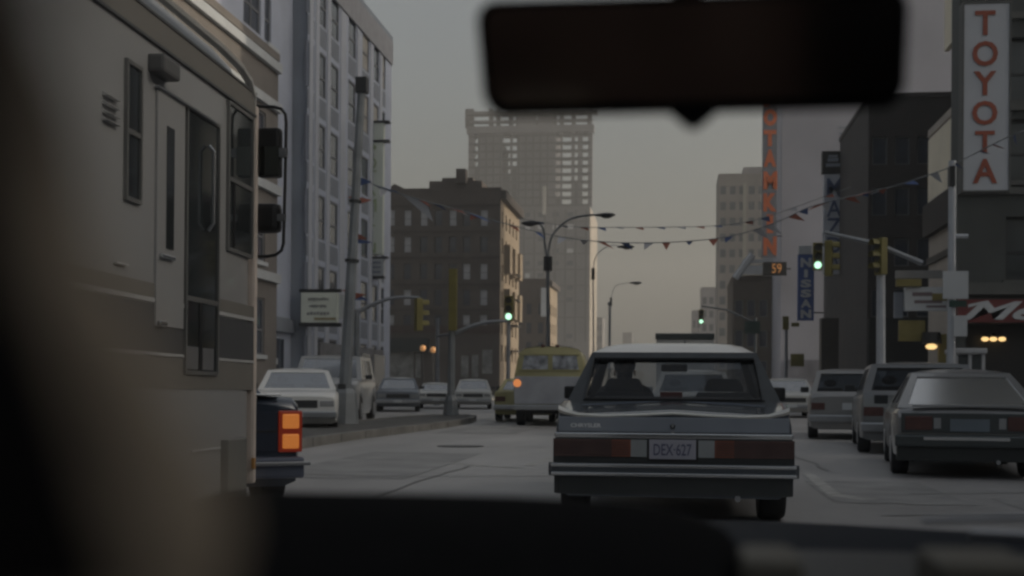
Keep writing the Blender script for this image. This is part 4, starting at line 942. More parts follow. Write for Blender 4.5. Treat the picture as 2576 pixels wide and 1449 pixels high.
car('parked_car', 'small pale silver hatchback parked farthest along the right kerb, rear window dark', rearpos(2140, 26.0), -0.10, 4.2, 1.66, 1.44, palesilver, zt=0.92, zb=0.92, zh=0.85, rb=0.10, rt=0.6, ft=2.5, fb=3.1, wt=0.78, group='cars parked along the right kerb')
car('taxi', 'white-roofed car standing in the cross street just right of the front sedan', V((at(1992, 980, 46).x, 50.3, 0)), math.pi, 4.6, 1.8, 1.42, whitep, group=None)
# ahead in our lane
car('white_car', 'white car ahead in the lane, seen through the rear window of the grey sedan', rearpos(1747, 25.0), 0.0, 4.5, 1.75, 1.40, whitep, rb=1.0)
# box truck further on
T = Thing('box_truck', 'dark roofed box truck far ahead, its top showing over the sedan roof', 'truck', rearpos(1722, 48.0))
a = at(1722, 980, 48).x
T.part('cargo_box', MB().box(a - 1.06, a + 1.06, 48, 53, 0.8, 2.84), M('truck_pale', (0.4, 0.4, 0.39), 0.5), bevel=0.02); T.part('roof', MB().box(a - 1.1, a + 1.1, 47.95, 53.05, 2.845, 3.08), greenish, bevel=0.03)
T.part('door_seam', MB().box(a - 0.02, a + 0.02, 47.985, 48.01, 0.85, 2.8), MAT['darkmetal']); T.part('bumper', MB().box(a - 1, a + 1, 47.8, 48.0, 0.5, 0.7), MAT['darkmetal']); T.part('cab', MB().box(a - 1.0, a + 1.0, 53.2, 55.0, 0.6, 2.3), greenish, bevel=0.15)
for x in (-0.85, 0.85):
    for y in (49.2, 54.2): T.part('wheel', MB().tube([(a + x - 0.15, y, 0.45), (a + x + 0.15, y, 0.45)], 0.45, 16), MAT['rubber'])

def facing(px, Y, L, off):
    p = at(px, 980, Y); return V((p.x - L * math.sin(off), Y + L * math.cos(off), 0)), math.pi + off
# left: oncoming and waiting cars beyond the island
car('oncoming_car', 'silver-white sedan facing us beside the motorhome, left of the big pole', *facing(742, 25.5, 4.6, 0.26), 4.6, 1.78, 1.40, M('bright_silver_paint', (0.62, 0.62, 0.61), 0.35, 0.2, var=0.05, coat=0.5), zb=0.92, zh=0.86, group='cars facing us across the island')
T = car('oncoming_wagon', 'big pale four-by-four facing us behind the big island pole', *facing(806, 32.5, 4.9, 0.13), 4.9, 1.98, 1.88, M('wagon_pale_paint', (0.30, 0.31, 0.32), 0.3, 0.3, var=0.06, coat=0.6), zt=1.2, zb=1.18, zh=1.14, rb=0.12, rt=0.4, ft=3.0, fb=3.55, wt=0.82, rw=0.37, group='cars facing us across the island', roofmat=palesilver, cat='car', overf=0.9)
car('oncoming_car', 'grey-blue sedan facing us right of the big pole', *facing(1001, 50, 4.7, 0.2), 4.7, 1.78, 1.40, greyp, roofmat=palesilver, group='cars facing us across the island')
car('oncoming_car', 'low white car facing us, half hidden by the pole with the yellow panel', *facing(1098, 58, 4.6, 0.18), 4.6, 1.75, 1.22, whitep, zb=0.82, zh=0.78, zt=0.82, group='cars facing us across the island')
car('oncoming_car', 'white sedan with a dark grille facing us, between the yellow-topped pole and the van', *facing(1190, 57.5, 4.6, 0.15), 4.6, 1.74, 1.40, whitep, group='cars facing us across the island')
# yellow cab mostly hidden by the van
car('yellow_cab', 'dull yellow cab mostly hidden behind the yellow van', rearpos(1318, 36.6), 0.05, 4.7, 1.8, 1.30, cabyel, cat='taxi')

# yellow van
Y = 33.0
T = Thing('yellow_van', 'old dull yellow van with a grey lower rear and a lit orange tail light', 'van', rearpos(1384, Y), 0.04)
hw = 0.97
def vring(y, sx=1.0, dz=0.0):
    half = [(0.0, 0.5), (0.88 * hw, 0.5), (0.97 * hw, 0.56), (hw, 0.95), (0.97 * hw, 1.35), (0.90 * hw, 1.75), (0.83 * hw, 1.93), (0.70 * hw, 2.02), (0.4 * hw, 2.07), (0, 2.08)]
    return [(x * sx, y, z + (dz if z > 1.6 else 0)) for x, z in half] + [(-x * sx, y, z + (dz if z > 1.6 else 0)) for x, z in reversed(half[1:-1])]
T.part('body', MB().loft([vring(0.0, 0.955, -0.05), vring(0.04, 0.99), vring(0.3), vring(3.2), vring(4.2, 0.97, -0.25), vring(4.4, 0.9, -0.5)]), cabyel, local=True, smooth=True)
T.part('roof_panel', MB().loft([[(x, y, z) for x, z in ((-0.72, 2.012), (-0.4, 2.075), (0, 2.086), (0.4, 2.075), (0.72, 2.012))] for y in (0.02, 3.1)], closed=False, caps=False), M('pale_yellow_roof', (0.42, 0.41, 0.33), 0.5), local=True, smooth=True)
T.part('tailgate', MB().prism([(-0.93, -0.005, 0.58), (0.93, -0.005, 0.58), (0.945, -0.005, 1.0), (0.915, -0.005, 1.30), (-0.915, -0.005, 1.30), (-0.945, -0.005, 1.0)], (0, -0.03, 0)), M('dull_grey_gate', (0.32, 0.33, 0.36), 0.5, 0.2, var=0.15), local=True, bevel=0.008)
for s in (-1, 1):
    rw_ = T.part('rear_window', MB().prism([(s * 0.06, -0.006, 1.48), (s * 0.74, -0.006, 1.48), (s * 0.68, -0.006, 1.84), (s * 0.06, -0.006, 1.84)], (0, -0.015, 0)), M('van_glass', (0.27, 0.285, 0.315), 0.15, var=0.7, scale=5), local=True)
    T.part('window_frame', MB().box(s * 0.03, s * 0.06, -0.03, 0, 1.44, 1.88).box(s * 0.06, s * 0.76, -0.03, 0, 1.85, 1.88).box(s * 0.06, s * 0.78, -0.03, 0, 1.44, 1.475), cabyel, parent=rw_, local=True)
T.part('tail_light', MB().tube([(-0.86, 0.0, 1.12), (-0.86, -0.05, 1.12)], 0.105, 14), emit('orange_tail', (1.0, 0.36, 0.12), 0.55, (0.6, 0.15, 0.05)), local=True, label='lit orange round tail light')
T.part('tail_light', MB().tube([(0.86, 0.0, 1.12), (0.86, -0.05, 1.12)], 0.1, 14), MAT['red_lens'], local=True)
T.part('rear_bumper', MB().box(-0.95, 0.95, -0.14, -0.02, 0.42, 0.56), MAT['dullchrome'], local=True, bevel=0.02)
T.part('number_plate', MB().box(0.25, 0.58, -0.165, -0.14, 0.42, 0.56), MAT['signwhite'], local=True)
T.part('underbody', MB().box(-0.7, 0.7, 0.3, 4.0, 0.32, 0.6), MAT['black'], local=True)
for x in (-0.82, 0.82):
    for y in (0.75, 3.6): wheel(T, x, y, 0.36, 0.22)
for x in (-0.2, 0.18): T.part('roof_lamp', MB().tube([(x, 0.06, 2.05), (x, 0.06, 2.13)], 0.05, 8), MAT['red_lens'], local=True)

# dark car in front of the motorhome (only its right rear corner is seen)
Y = 9.6
rx = at(764, 1090, Y).x
T = car('dark_car', 'dark blue sedan ahead of the motorhome with its right brake light lit orange', V((rx - 0.9 * math.cos(0.55), Y - 0.9 * math.sin(0.55), 0)), 0.55, 4.8, 1.84, 1.38, navy, zt=0.92, zb=0.93, zh=0.9, rb=1.3, rt=1.95, rear='none', bz=(0.29, 0.455), bumper=M('blue_grey_bumper', (0.10, 0.115, 0.16), 0.4, 0.2))
lit = emit('lit_orange_lens', (1.0, 0.33, 0.07), 0.33, (0.5, 0.14, 0.04))
for s in (-1, 1):
    tl_ = T.part('tail_light', MB().box(s * 0.70, s * 0.885, -0.02, 0.06, 0.49, 0.81), emit('red_lens_glow', (1.0, 0.10, 0.03), 0.075, (0.12, 0.02, 0.018)), local=True, bevel=0.012)
    for z0, z1 in ((0.505, 0.642), (0.66, 0.797)): T.part('lens', MB().box(s * 0.728, s * 0.858, -0.032, -0.01, z0 + 0.012, z1 - 0.012), lit, parent=tl_, local=True, bevel=0.012)
T.part('tail_panel', MB().box(-0.69, 0.69, -0.014, 0.03, 0.50, 0.80), M('tail_panel_blue', (0.022, 0.03, 0.05), 0.35), local=True)
T.part('panel_groove', MB().box(-0.69, 0.69, -0.02, -0.01, 0.644, 0.658), MAT['black'], local=True)
T.part('lid_trim', MB().box(-0.72, 0.72, -0.006, 0.14, 0.925, 0.94), MAT['chrome'], local=True, bevel=0.006)
T.part('bumper_strip', MB().box(-0.93, 0.93, -0.1, -0.068, 0.39, 0.42), MAT['dullchrome'], local=True, bevel=0.006)

# ------------------------------------------------------------------ motorhome on the left
mh_yaw, mh_pitch = 0.0312, -0.0055
c0 = at(640, 1090, 8.35); P0 = V((c0.x, c0.y, 0.0))
T = Thing('motorhome', 'long pale motorhome with brown and charcoal stripes passing close on the left', 'motorhome', P0, mh_yaw, pitch=mh_pitch)
MHI = T.inv
def mh(px, py):
    o = MHI @ CAM; d = (MHI.to_3x3() @ ray(px, py)); t = -o.x / d.x; p = o + d * t; return p.y, p.z
shellm = M('motorhome_shell', (0.265, 0.265, 0.265), 0.45, var=0.05, scale=0.8, coat=0.2)
def mring(y, k, drop):
    # k: corner rounding inset, drop: roof lowering
    zt_ = 3.24 - drop
    half = [(-k, 0.32), (-k, 2.75 - drop), (-k - 0.02, zt_ - 0.28), (-k - 0.08, zt_ - 0.12), (-k - 0.20, zt_ - 0.03), (-k - 0.4, zt_), (-1.2, zt_ + 0.03)]
    return [(x, y, z) for x, z in half] + [(-2.4 - x, y, z) for x, z in reversed(half[:-1])]
sec = [(-9.2, 0.15, 0.05), (-9.0, 0.02, 0), (-8.8, 0, 0), (-2.2, 0, 0), (-0.7, 0, 0.01), (-0.35, 0.0, 0.04), (-0.15, 0.01, 0.10), (-0.05, 0.04, 0.2), (0.0, 0.12, 0.36)]
T.part('body', MB().loft([mring(*s) for s in sec]), shellm, local=True, smooth=True)
brownst = M('stripe_brown', (0.17, 0.16, 0.145), 0.5, var=0.06); charst = M('stripe_charcoal', (0.07, 0.072, 0.076), 0.45, var=0.06); palest = M('stripe_pale', (0.42, 0.42, 0.42), 0.4)
def side(name, y0, y1, z0, z1, mat, out=0.006, inn=0.01, parent=None, bevel=0.0):
    return T.part(name, MB().box(-inn, out, y0, y1, z0, z1), mat, parent=parent, local=True, bevel=bevel)
zf = lambda py: mh(636, py)[1]
def stripe(name, ya, yb, mat, out): return side(name, -8.7, -0.05, zf(yb), zf(ya), mat, out)
stripe('stripe', 771, 799, brownst, 0.004); stripe('trim_line', 800, 809, palest, 0.008); stripe('stripe', 812, 907, charst, 0.004); stripe('trim_line', 908, 914, palest, 0.008); stripe('stripe', 916, 981, brownst, 0.004)
za_, zb2 = mh(329, 0)[1], mh(250, 0)[1]
z_lo = (mh(250, 0)[1] + mh(620, 273)[1]) / 2; z_hi = (mh(329, 0)[1] + mh(620, 218)[1]) / 2
side('stripe', -8.7, -0.04, z_lo, z_hi, brownst, 0.004)
side('trim_line', -8.7, -0.04, z_lo - 0.018, z_lo - 0.002, charst, 0.01); side('trim_line', -8.7, -0.04, z_hi + 0.002, z_hi + 0.018, charst, 0.01)
T.part('roof_gutter', MB().tube([(0.004, -8.7, 3.09), (0.004, -0.8, 3.09), (0.002, -0.4, 3.07), (0.0, -0.2, 3.03), (-0.01, -0.08, 2.95), (-0.03, -0.02, 2.84)], 0.028, 6), M('gutter_chrome', (0.5, 0.49, 0.46), 0.3, 0.5), local=True)
T.part('corner_post', MB().box(-0.09, 0.012, -0.055, 0.012, 0.34, 2.9), M('corner_trim', (0.55, 0.48, 0.43), 0.4), local=True, bevel=0.02)
def mrect(xl, yt, xr, yb):
    y0 = mh(xl, (yt + yb) / 2)[0]; y1 = mh(xr, (yt + yb) / 2)[0]; return y0, y1, mh(xl, yb)[1], mh(xl, yt)[1]
alu = M('window_aluminium', (0.19, 0.19, 0.185), 0.4, 0.4); mhglass = M('motorhome_glass', (0.022, 0.026, 0.028), 0.06, var=0.4, scale=2, spec=0.7)
def mwin(xl, yt, xr, yb, rails=(), name='window', mat=None):
    y0, y1, z0, z1 = mrect(xl, yt, xr, yb); t = 0.022
    f = MB().box(-0.01, 0.02, y0, y0 + t, z0, z1).box(-0.01, 0.02, y1 - t, y1, z0, z1).box(-0.01, 0.02, y0 + t, y1 - t, z0, z0 + t).box(-0.01, 0.02, y0 + t, y1 - t, z1 - t, z1)
    for ry in rails:
        zr_ = mh(xl, ry)[1]; f.box(-0.008, 0.018, y0 + t, y1 - t, zr_ - 0.014, zr_ + 0.014)
    o = T.part(name, f, alu, local=True)
    T.part('pane', MB().box(-0.008, 0.009, y0 + t * 0.5, y1 - t * 0.5, z0 + t * 0.5, z1 - t * 0.5), mat or mhglass, parent=o, local=True)
    return o, (y0, y1, z0, z1)
mwin(311, 144, 351, 502, (325,))
o, (y0, y1, z0, z1) = mwin(569, 250, 632, 630, (446,))
T.part('curtain', MB().box(0.0095, 0.0115, y0 + 0.12, y0 + 0.16, z0 + 0.04, z0 + 0.46), MAT['black'], parent=o, local=True)
# compartment panel and glazed entry door
y0, y1, z0, z1 = mrect(388, 218, 458, 960)
side('door_panel', y0, y1, z0 + 0.3, z1, M('door_shell', (0.28, 0.28, 0.28), 0.45, var=0.05), 0.015, bevel=0.006)
a0, a1, b0, b1 = mrect(412, 316, 430, 625); side('door_slit', a0, a1, b0, b1, mhglass, 0.02)
a0, a1, b0, b1 = mrect(393, 637, 426, 648); side('door_handle', a0, a1, b0, b1, MAT['chrome'], 0.04, bevel=0.008)
a0, a1, b0, b1 = mrect(388, 214, 462, 220); side('drip_rail', a0, a1 + 0.5, b0, b1 + 0.0, MAT['dullchrome'], 0.03)
a0, a1, b0, b1 = mrect(388, 806, 405, 818); side('door_handle', a0, a1, b0, b1, MAT['chrome'], 0.04, bevel=0.008)
o, (y0, y1, z0, z1) = mwin(462, 259, 546, 941, (748,), name='entry_door')
T.part('door_mullion', MB().box(-0.004, 0.014, y0 + (y1 - y0) * 0.42, y0 + (y1 - y0) * 0.5, z0, mh(462, 748)[1]), MAT['black'], parent=o, local=True)
zk = mh(462, 870)[1]
for k in (0.05, 0.52): T.part('kick_plate', MB().box(0.009, 0.013, y0 + (y1 - y0) * k, y0 + (y1 - y0) * (k + 0.34), z0 + 0.03, zk), M('kick_plate', (0.15, 0.15, 0.155), 0.4), parent=o, local=True)
T.part('grab_rail', MB().tube([(0.02, y0 + (y1 - y0) * 0.62, mh(462, 560)[1]), (0.05, y0 + (y1 - y0) * 0.62, mh(462, 540)[1]), (0.05, y0 + (y1 - y0) * 0.62, mh(462, 350)[1]), (0.02, y0 + (y1 - y0) * 0.62, mh(462, 335)[1])], 0.012, 6), MAT['dullchrome'], parent=o, local=True)
for yt in (228, 251, 273, 292):
    a0, a1, b0, b1 = mrect(257, yt, 292, yt + 9); T.part('vent_slat', MB().prism([(0.0, a0, b1), (0.03, a0, b0), (0.0, a0, b0)], (0, a1 - a0, 0)), palest, local=True)
a0, a1, b0, b1 = mrect(372, 132, 416, 180); side('porch_lamp', a0, a1, b0, b1, M('lamp_box', (0.10, 0.10, 0.10), 0.5), 0.09, bevel=0.02)
a0, a1, b0, b1 = mrect(555, 1106, 603, 1240); side('step_box', a0, a1, b0, b1, M('step_box', (0.15, 0.15, 0.14), 0.5), 0.05, bevel=0.01)
a0, a1, b0, b1 = mrect(480, 1133, 552, 1138); side('trim_line', a0, a1, b0, b1, palest, 0.01)
a0, a1, b0, b1 = mrect(285, 657, 315, 662); side('clip', a0, a1, b0, b1, palest, 0.02)
side('skirt', -8.7, -0.1, 0.16, 0.33, charst, -0.02, 0.06)
for y in (-7.0, -2.9): pass
Ym = 8.38
def mp(px, py, dy=0.0): return at(px, py, Ym + dy)
T.part('mirror_bracket', MB().tube([mp(632, 266), mp(660, 268), mp(690, 269), mp(708, 274), mp(718, 288), mp(720, 310), mp(717, 470), mp(713, 612), mp(708, 630), mp(694, 641), mp(672, 645), mp(636, 645)], 0.0115, 8), MAT['black'])
def rbox(x0, y0, x1, y1, dep, taper=0.0):
    a, b, c, d = rect(x0, y0, x1, y1, Ym); return MB().box(a, b, Ym - 0.03, Ym + dep, c, d)
m1 = T.part('mirror', rbox(649, 322, 705, 446, 0.07), MAT['black'], bevel=0.022); T.part('clamp', rbox(704, 374, 722, 396, 0.02), MAT['dullchrome'], parent=m1)
mg = M('mirror_glass_dim', (0.10, 0.105, 0.10), 0.08, 0.9)
a, b, c, d = rect(653, 368, 701, 440, Ym - 0.034); T.part('mirror_glass', MB().box(a, b, Ym - 0.034, Ym - 0.031, c, d), mg, parent=m1)
m2 = T.part('mirror', rbox(637, 511, 703, 585, 0.09), MAT['black'], bevel=0.04); T.part('clamp', rbox(700, 540, 718, 556, 0.02), MAT['dullchrome'], parent=m2)
for pq in ((mp(636, 378), mp(652, 378)), (mp(636, 548), mp(652, 548))): T.part('mirror_stay', MB().tube(pq, 0.008, 6), MAT['black'])
# wheels, windscreen and front of the motorhome
for x in (-0.22, -2.18):
    for y in (-2.75, -7.2): wheel(T, x, y, 0.42, 0.26)
T.part('windscreen', MB().box(-2.1, -0.3, 0.0, 0.02, 1.5, 2.3), mhglass, local=True, bevel=0.01); T.part('front_bumper', MB().box(-2.35, -0.05, 0.0, 0.14, 0.4, 0.62), MAT['dullchrome'], local=True, bevel=0.03)
T.part('headlight', MB().tube([(-0.35, 0.0, 0.85), (-0.35, 0.03, 0.85)], 0.1, 14), MAT['dullchrome'], local=True); T.part('headlight', MB().tube([(-2.05, 0.0, 0.85), (-2.05, 0.03, 0.85)], 0.1, 14), MAT['dullchrome'], local=True)
a0, a1, b0, b1 = mrect(631, 1160, 640, 1172); T.part('side_marker', MB().box(0.0, 0.02, -0.07, -0.03, b0 - 0.02, b1 + 0.02), M('amber_lens', (0.4, 0.2, 0.05), 0.3), local=True)

# ------------------------------------------------------------------ the grey sedan ahead
Y0 = 8.95
cx = at(1692, 1100, Y0).x
gunm = M('gunmetal_paint', (0.085, 0.10, 0.12), 0.13, 0.15, var=0.06, scale=6, coat=0.5)
vinyl = M('dark_vinyl_roof', (0.036, 0.043, 0.050), 0.6, var=0.15, scale=20, bump=0.2)
roofglare = M('roof_sky_glare', (0.72, 0.705, 0.67), 0.35, 0.0, var=0.05, coat=0.6)  # sky glare on the dark roof, put into its colour
L_, W_ = 4.72, 1.735
T = Thing('grey_sedan', 'dark blue-grey sedan straight ahead with sky glare painted on its roof and plate DEX 627', 'car', (cx, Y0, 0))
hw = W_ / 2
yw = (1.0, 3.75); rw = 0.30; Ra = 0.35
ys = sorted({0, 0.02, 0.05, 0.12, 0.3, 0.55, 0.95, 1.5, 2.2, 3.0, 3.4, 4.2, 4.6, L_} | {y + Ra * c for y in yw for c in (-1, -0.92, -0.7, -0.4, 0, 0.4, 0.7, 0.92, 1)})
def ztop(y):
    tab = [(0, 0.80), (0.05, 0.825), (0.55, 0.87), (0.95, 0.885), (3.4, 0.90), (4.6, 0.82), (L_, 0.74)]
    for (a, za), (b, zb_) in zip(tab, tab[1:]):
        if a <= y <= b: return za + (zb_ - za) * (y - a) / (b - a)
rings = []
for y in ys:
    e = min(y, L_ - y); wv = hw * (0.955 + 0.045 * min(1, e / 0.5)); z1 = ztop(y)
    zl = 0.24
    for c in yw:
        if abs(y - c) < Ra: zl = max(zl, rw + math.sqrt(Ra * Ra - (y - c) ** 2))
    lift = 0.03 if y < 0.9 else 0.01                              # raised fender edges beside the boot lid
    half = [(0, zl), (0.88 * wv, zl), (0.965 * wv, zl + 0.05), (wv, zl + 0.42 * (z1 - zl)), (0.985 * wv, z1 - 0.10), (0.955 * wv, z1 - 0.01 + lift), (0.90 * wv, z1 + lift), (0.80 * wv, z1 - 0.012), (0.4 * wv, z1 + 0.004), (0, z1 + 0.022)]
    rings.append([(x, y, z) for x, z in half] + [(-x, y, z) for x, z in reversed(half[1:-1])])
T.part('body', MB().loft(rings), gunm, local=True, smooth=True)
T.part('underbody', MB().box(-0.62, 0.62, 1.45, 3.3, 0.2, 0.5), MAT['black'], local=True); T.part('rear_axle', MB().tube([(-0.68, 1.0, 0.3), (0.68, 1.0, 0.3)], 0.05, 8), MAT['black'], local=True)
T.part('fuel_tank', MB().box(-0.5, 0.25, 0.25, 0.75, 0.235, 0.33), MAT['black'], local=True, bevel=0.02)
for x in (-hw + 0.12, hw - 0.12):
    for y in yw: wheel(T, x, y, rw, 0.2)
# cabin
zb, zr, H = 0.885, 1.295, 1.385
wb, wtp = 0.835, 0.665; rb, rt, ft, fb = 0.95, 1.52, 2.75, 3.35
def P4(a, b, c, d, hl, n, nm, cabs):
    P = cabs.sheet(a, b, c, d, hl, V(n) * -0.03)
    for h in hl:
        inn = V(n) * -0.012
        T.part(nm, MB().quad(P(h[0], h[2]) + inn, P(h[1], h[2]) + inn, P(h[1], h[3]) + inn, P(h[0], h[3]) + inn), MAT['clear'], local=True)
    return P
cab = MB()
bl, br, fl_, fr_ = (-wb, rb, zb - 0.02), (wb, rb, zb - 0.02), (-wb, fb, zb), (wb, fb, zb)
tl2, tr2, tfl, tfr = (-wtp, rt, zr), (wtp, rt, zr), (-wtp, ft, zr), (wtp, ft, zr)
def Pr(u, v): return (V(bl) * (1 - u) + V(br) * u) * (1 - v) + (V(tl2) * (1 - u) + V(tr2) * u) * v
vb_, vt_ = 0.10, 0.86
q0, q1, q2, q3 = Pr(0.085, vb_), Pr(0.915, vb_), Pr(0.965, vt_), Pr(0.035, vt_)
o0, o1, o2, o3 = Pr(0, 0), Pr(1, 0), Pr(1, 1), Pr(0, 1)
for pq in ((o0, o1, q1, q0), (o1, o2, q2, q1), (o2, o3, q3, q2), (o3, o0, q0, q3)): cab.quad(*pq)
inn = V((0, 0.6, -0.8)) * 0.012
T.part('rear_window', MB().quad(q0 + inn, q1 + inn, q2 + inn, q3 + inn), MAT['clear'], local=True)
P4(fr_, fl_, tfl, tfr, [(0.06, 0.94, 0.08, 0.92)], V((0, 0.6, 0.8)), 'windscreen', cab)
P4(br, fr_, tfr, tr2, [(0.30, 0.54, 0.12, 0.86), (0.58, 0.92, 0.12, 0.86)], V((1, 0, 0.4)), 'side_window', cab)
P4(fl_, bl, tl2, tfl, [(0.08, 0.42, 0.12, 0.86), (0.46, 0.70, 0.12, 0.86)], V((-1, 0, 0.4)), 'side_window', cab)
T.part('cabin_frame', cab, vinyl, local=True)
sur = MB()
nn = V((0, -0.58, 0.81)) * 0.012
sur.tube([q0 + nn, q1 + nn, q2 + nn, q3 + nn, q0 + nn], 0.008, 6)
T.part('window_seal', sur, MAT['black'], local=True)
T.part('sill_trim', MB().tube([Pr(0.0, 0.0) + V((0, -0.03, -0.01)), Pr(0.25, 0.035) + V((0, -0.03, 0.005)), Pr(0.5, 0.05) + V((0, -0.03, 0.01)), Pr(0.75, 0.035) + V((0, -0.03, 0.005)), Pr(1, 0.0) + V((0, -0.03, -0.01))], 0.009, 6), M('blue_trim', (0.10, 0.12, 0.16), 0.4, 0.4), local=True)
nx, ny = 14, 10; rg = []
for j in range(ny + 1):
    v = j / ny; yy = rt + (ft - rt) * v; row = []
    for i in range(nx + 1):
        u = i / nx * 2 - 1; row.append((wtp * u * (1.0), yy, zr + 0.002 + (H - zr) * (1 - abs(u) ** 5) ** 0.6 * (1 - abs(1 - v * 2) ** 3.5)))
    rg.append(row)
T.part('roof', MB().loft(rg, closed=False, caps=False), roofglare, local=True, smooth=True)
# boot lid details (rear face at y<=0)
def bx(name, x0, x1, z0, z1, mat, out=0.02, inn=0.02, parent=None, bevel=0.0, label=None): return T.part(name, MB().box(x0, x1, -out, inn, z0, z1), mat, parent=parent, local=True, bevel=bevel, label=label)
zp = lambda py: at(1692, py, Y0).z
xp = lambda px: at(px, 1100, Y0).x - cx
edge = [(-0.80, 0.852, 0.022), (-0.76, 0.835, 0.018), (-0.66, 0.812, 0.013), (-0.5, 0.806, 0.010), (-0.25, 0.814, 0.010), (0, 0.828, 0.010), (0.25, 0.814, 0.010), (0.5, 0.806, 0.010), (0.66, 0.812, 0.013), (0.76, 0.835, 0.018), (0.80, 0.852, 0.022)]
T.part('boot_edge_glare', MB().loft([[(x, -0.012, z - t), (x, -0.02, z), (x, 0.02, z + t * 1.2), (x, 0.05, z + t * 0.4), (x, 0.02, z - t)] for x, z, t in edge]), M('edge_glare', (0.62, 0.61, 0.57), 0.3, 0.75, var=0.05), local=True, smooth=True)  # sky highlight along the boot edge, shaped as a bright strip
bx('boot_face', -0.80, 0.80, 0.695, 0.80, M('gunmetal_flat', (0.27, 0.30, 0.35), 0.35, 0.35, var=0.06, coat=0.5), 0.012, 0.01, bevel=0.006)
bx('chrome_strip', -0.825, 0.825, zp(1103), zp(1090), MAT['chrome'], 0.028, 0.01, bevel=0.008)
bx('strip_shadow_gap', -0.82, 0.82, zp(1111), zp(1104), greenish, 0.018, 0.01)
panel = bx('tail_panel', -0.835, 0.835, zp(1166), zp(1106), M('tail_panel_dark', (0.03, 0.034, 0.037), 0.4), 0.010, 0.01)
z0, z1 = zp(1150), zp(1107)
rl = M('deep_red_lens', (0.12, 0.068, 0.062), 0.25, var=0.12, scale=10); ol_ = M('orange_red_lens', (0.24, 0.09, 0.06), 0.25, var=0.12, scale=10); wl = M('clear_lens', (0.30, 0.32, 0.33), 0.2, var=0.08, scale=10)
for s in (-1, 1):
    t = bx('tail_light', s * 0.425, s * 0.832, z0, z1, rl, 0.022, 0.0)
    bx('orange_lens', s * 0.29, s * 0.424, z0, z1, ol_, 0.022, 0.0, parent=t); bx('reverse_lens', s * 0.178, s * 0.289, z0, z1, wl, 0.022, 0.0, parent=t)
    rb_ = MB()
    for k in range(1, 7): zz = z0 + (z1 - z0) * k / 7; rb_.box(s * 0.30, s * 0.832, -0.026, -0.02, zz - 0.0028, zz + 0.0028)
    T.part('lens_ribs', rb_, M('rib_dark', (0.045, 0.028, 0.028), 0.4), parent=t, local=True)
pl = bx('plate_recess', -0.178, 0.178, zp(1160), zp(1103.5), MAT['black'], 0.014, 0.0)
pm = bx('number_plate', -0.162, 0.162, zp(1155), zp(1106), M('plate_white', (0.36, 0.36, 0.42), 0.5, var=0.06), 0.030, -0.012, bevel=0.004)
me = moved(letters('DEX\u00b7627', 0.262, 0.082, 0.003, 0.01), 0, -0.031, zp(1131)).mesh('plate_lettering', M('plate_ink', (0.08, 0.085, 0.15), 0.5)); new('plate_lettering', me, pm)
me = moved(letters('CHRYSLER', 0.215, 0.028, 0.003, 0.03), xp(1474), -0.0135, zp(1072)).mesh('lettering', M('bright_lettering', (0.75, 0.76, 0.78), 0.4)); new('lettering', me, T.r)
st = []
for k in range(10):
    r_ = 0.02 if k % 2 == 0 else 0.008; st.append((r_ * 0.7 * math.sin(k * math.pi / 5), -0.012, zp(1071) + r_ * math.cos(k * math.pi / 5)))
bd = T.part('badge', MB().tube([(0, -0.012, zp(1073)), (0, -0.018, zp(1073))], 0.021, 5), MAT['darkmetal'], local=True)
T.part('star_emblem', MB().prism([(x, y - 0.007, z) for x, y, z in st], (0, -0.004, 0)), MAT['dullchrome'], parent=bd, local=True)
bx('lock', -0.011, 0.013, zp(1090) , zp(1084), MAT['dullchrome'], 0.016, 0.0)
# bumper
T.part('rear_bumper', MB().loft([[(x, -0.055 + c, 0.385), (x, -0.075 + c, 0.41), (x, -0.075 + c, 0.455), (x, -0.055 + c, 0.475), (x, 0.04, 0.475), (x, 0.04, 0.385)] for x, c in ((-0.868, 0.06), (-0.84, 0.01), (-0.6, 0), (0.6, 0), (0.84, 0.01), (0.868, 0.06))]), M('bumper_paint', (0.075, 0.088, 0.105), 0.3, 0.5, coat=0.5), local=True)
for z_ in (0.462, 0.402): T.part('bumper_strip', MB().box(-0.845, 0.845, -0.083, -0.066, z_ - 0.011, z_ + 0.011), MAT['chrome'], local=True, bevel=0.004)
T.part('valance', MB().loft([[(x, -0.03 + c, 0.38), (x, -0.02 + c, 0.26), (x, 0.2, 0.24), (x, 0.2, 0.38)] for x, c in ((-0.83, 0.05), (-0.79, 0), (0.79, 0), (0.83, 0.05))]), M('valance_dark', (0.05, 0.056, 0.058), 0.4, 0.3), local=True)
T.part('exhaust', MB().tube([(0.45, -0.02, 0.24), (0.45, 0.5, 0.24)], 0.022, 8), MAT['dullchrome'], local=True)
for s in (-1, 1): T.part('door_mirror', MB().box(s * 0.86, s * 1.02, 2.95, 3.05, 0.90, 1.02), MAT['black'], local=True, bevel=0.02)
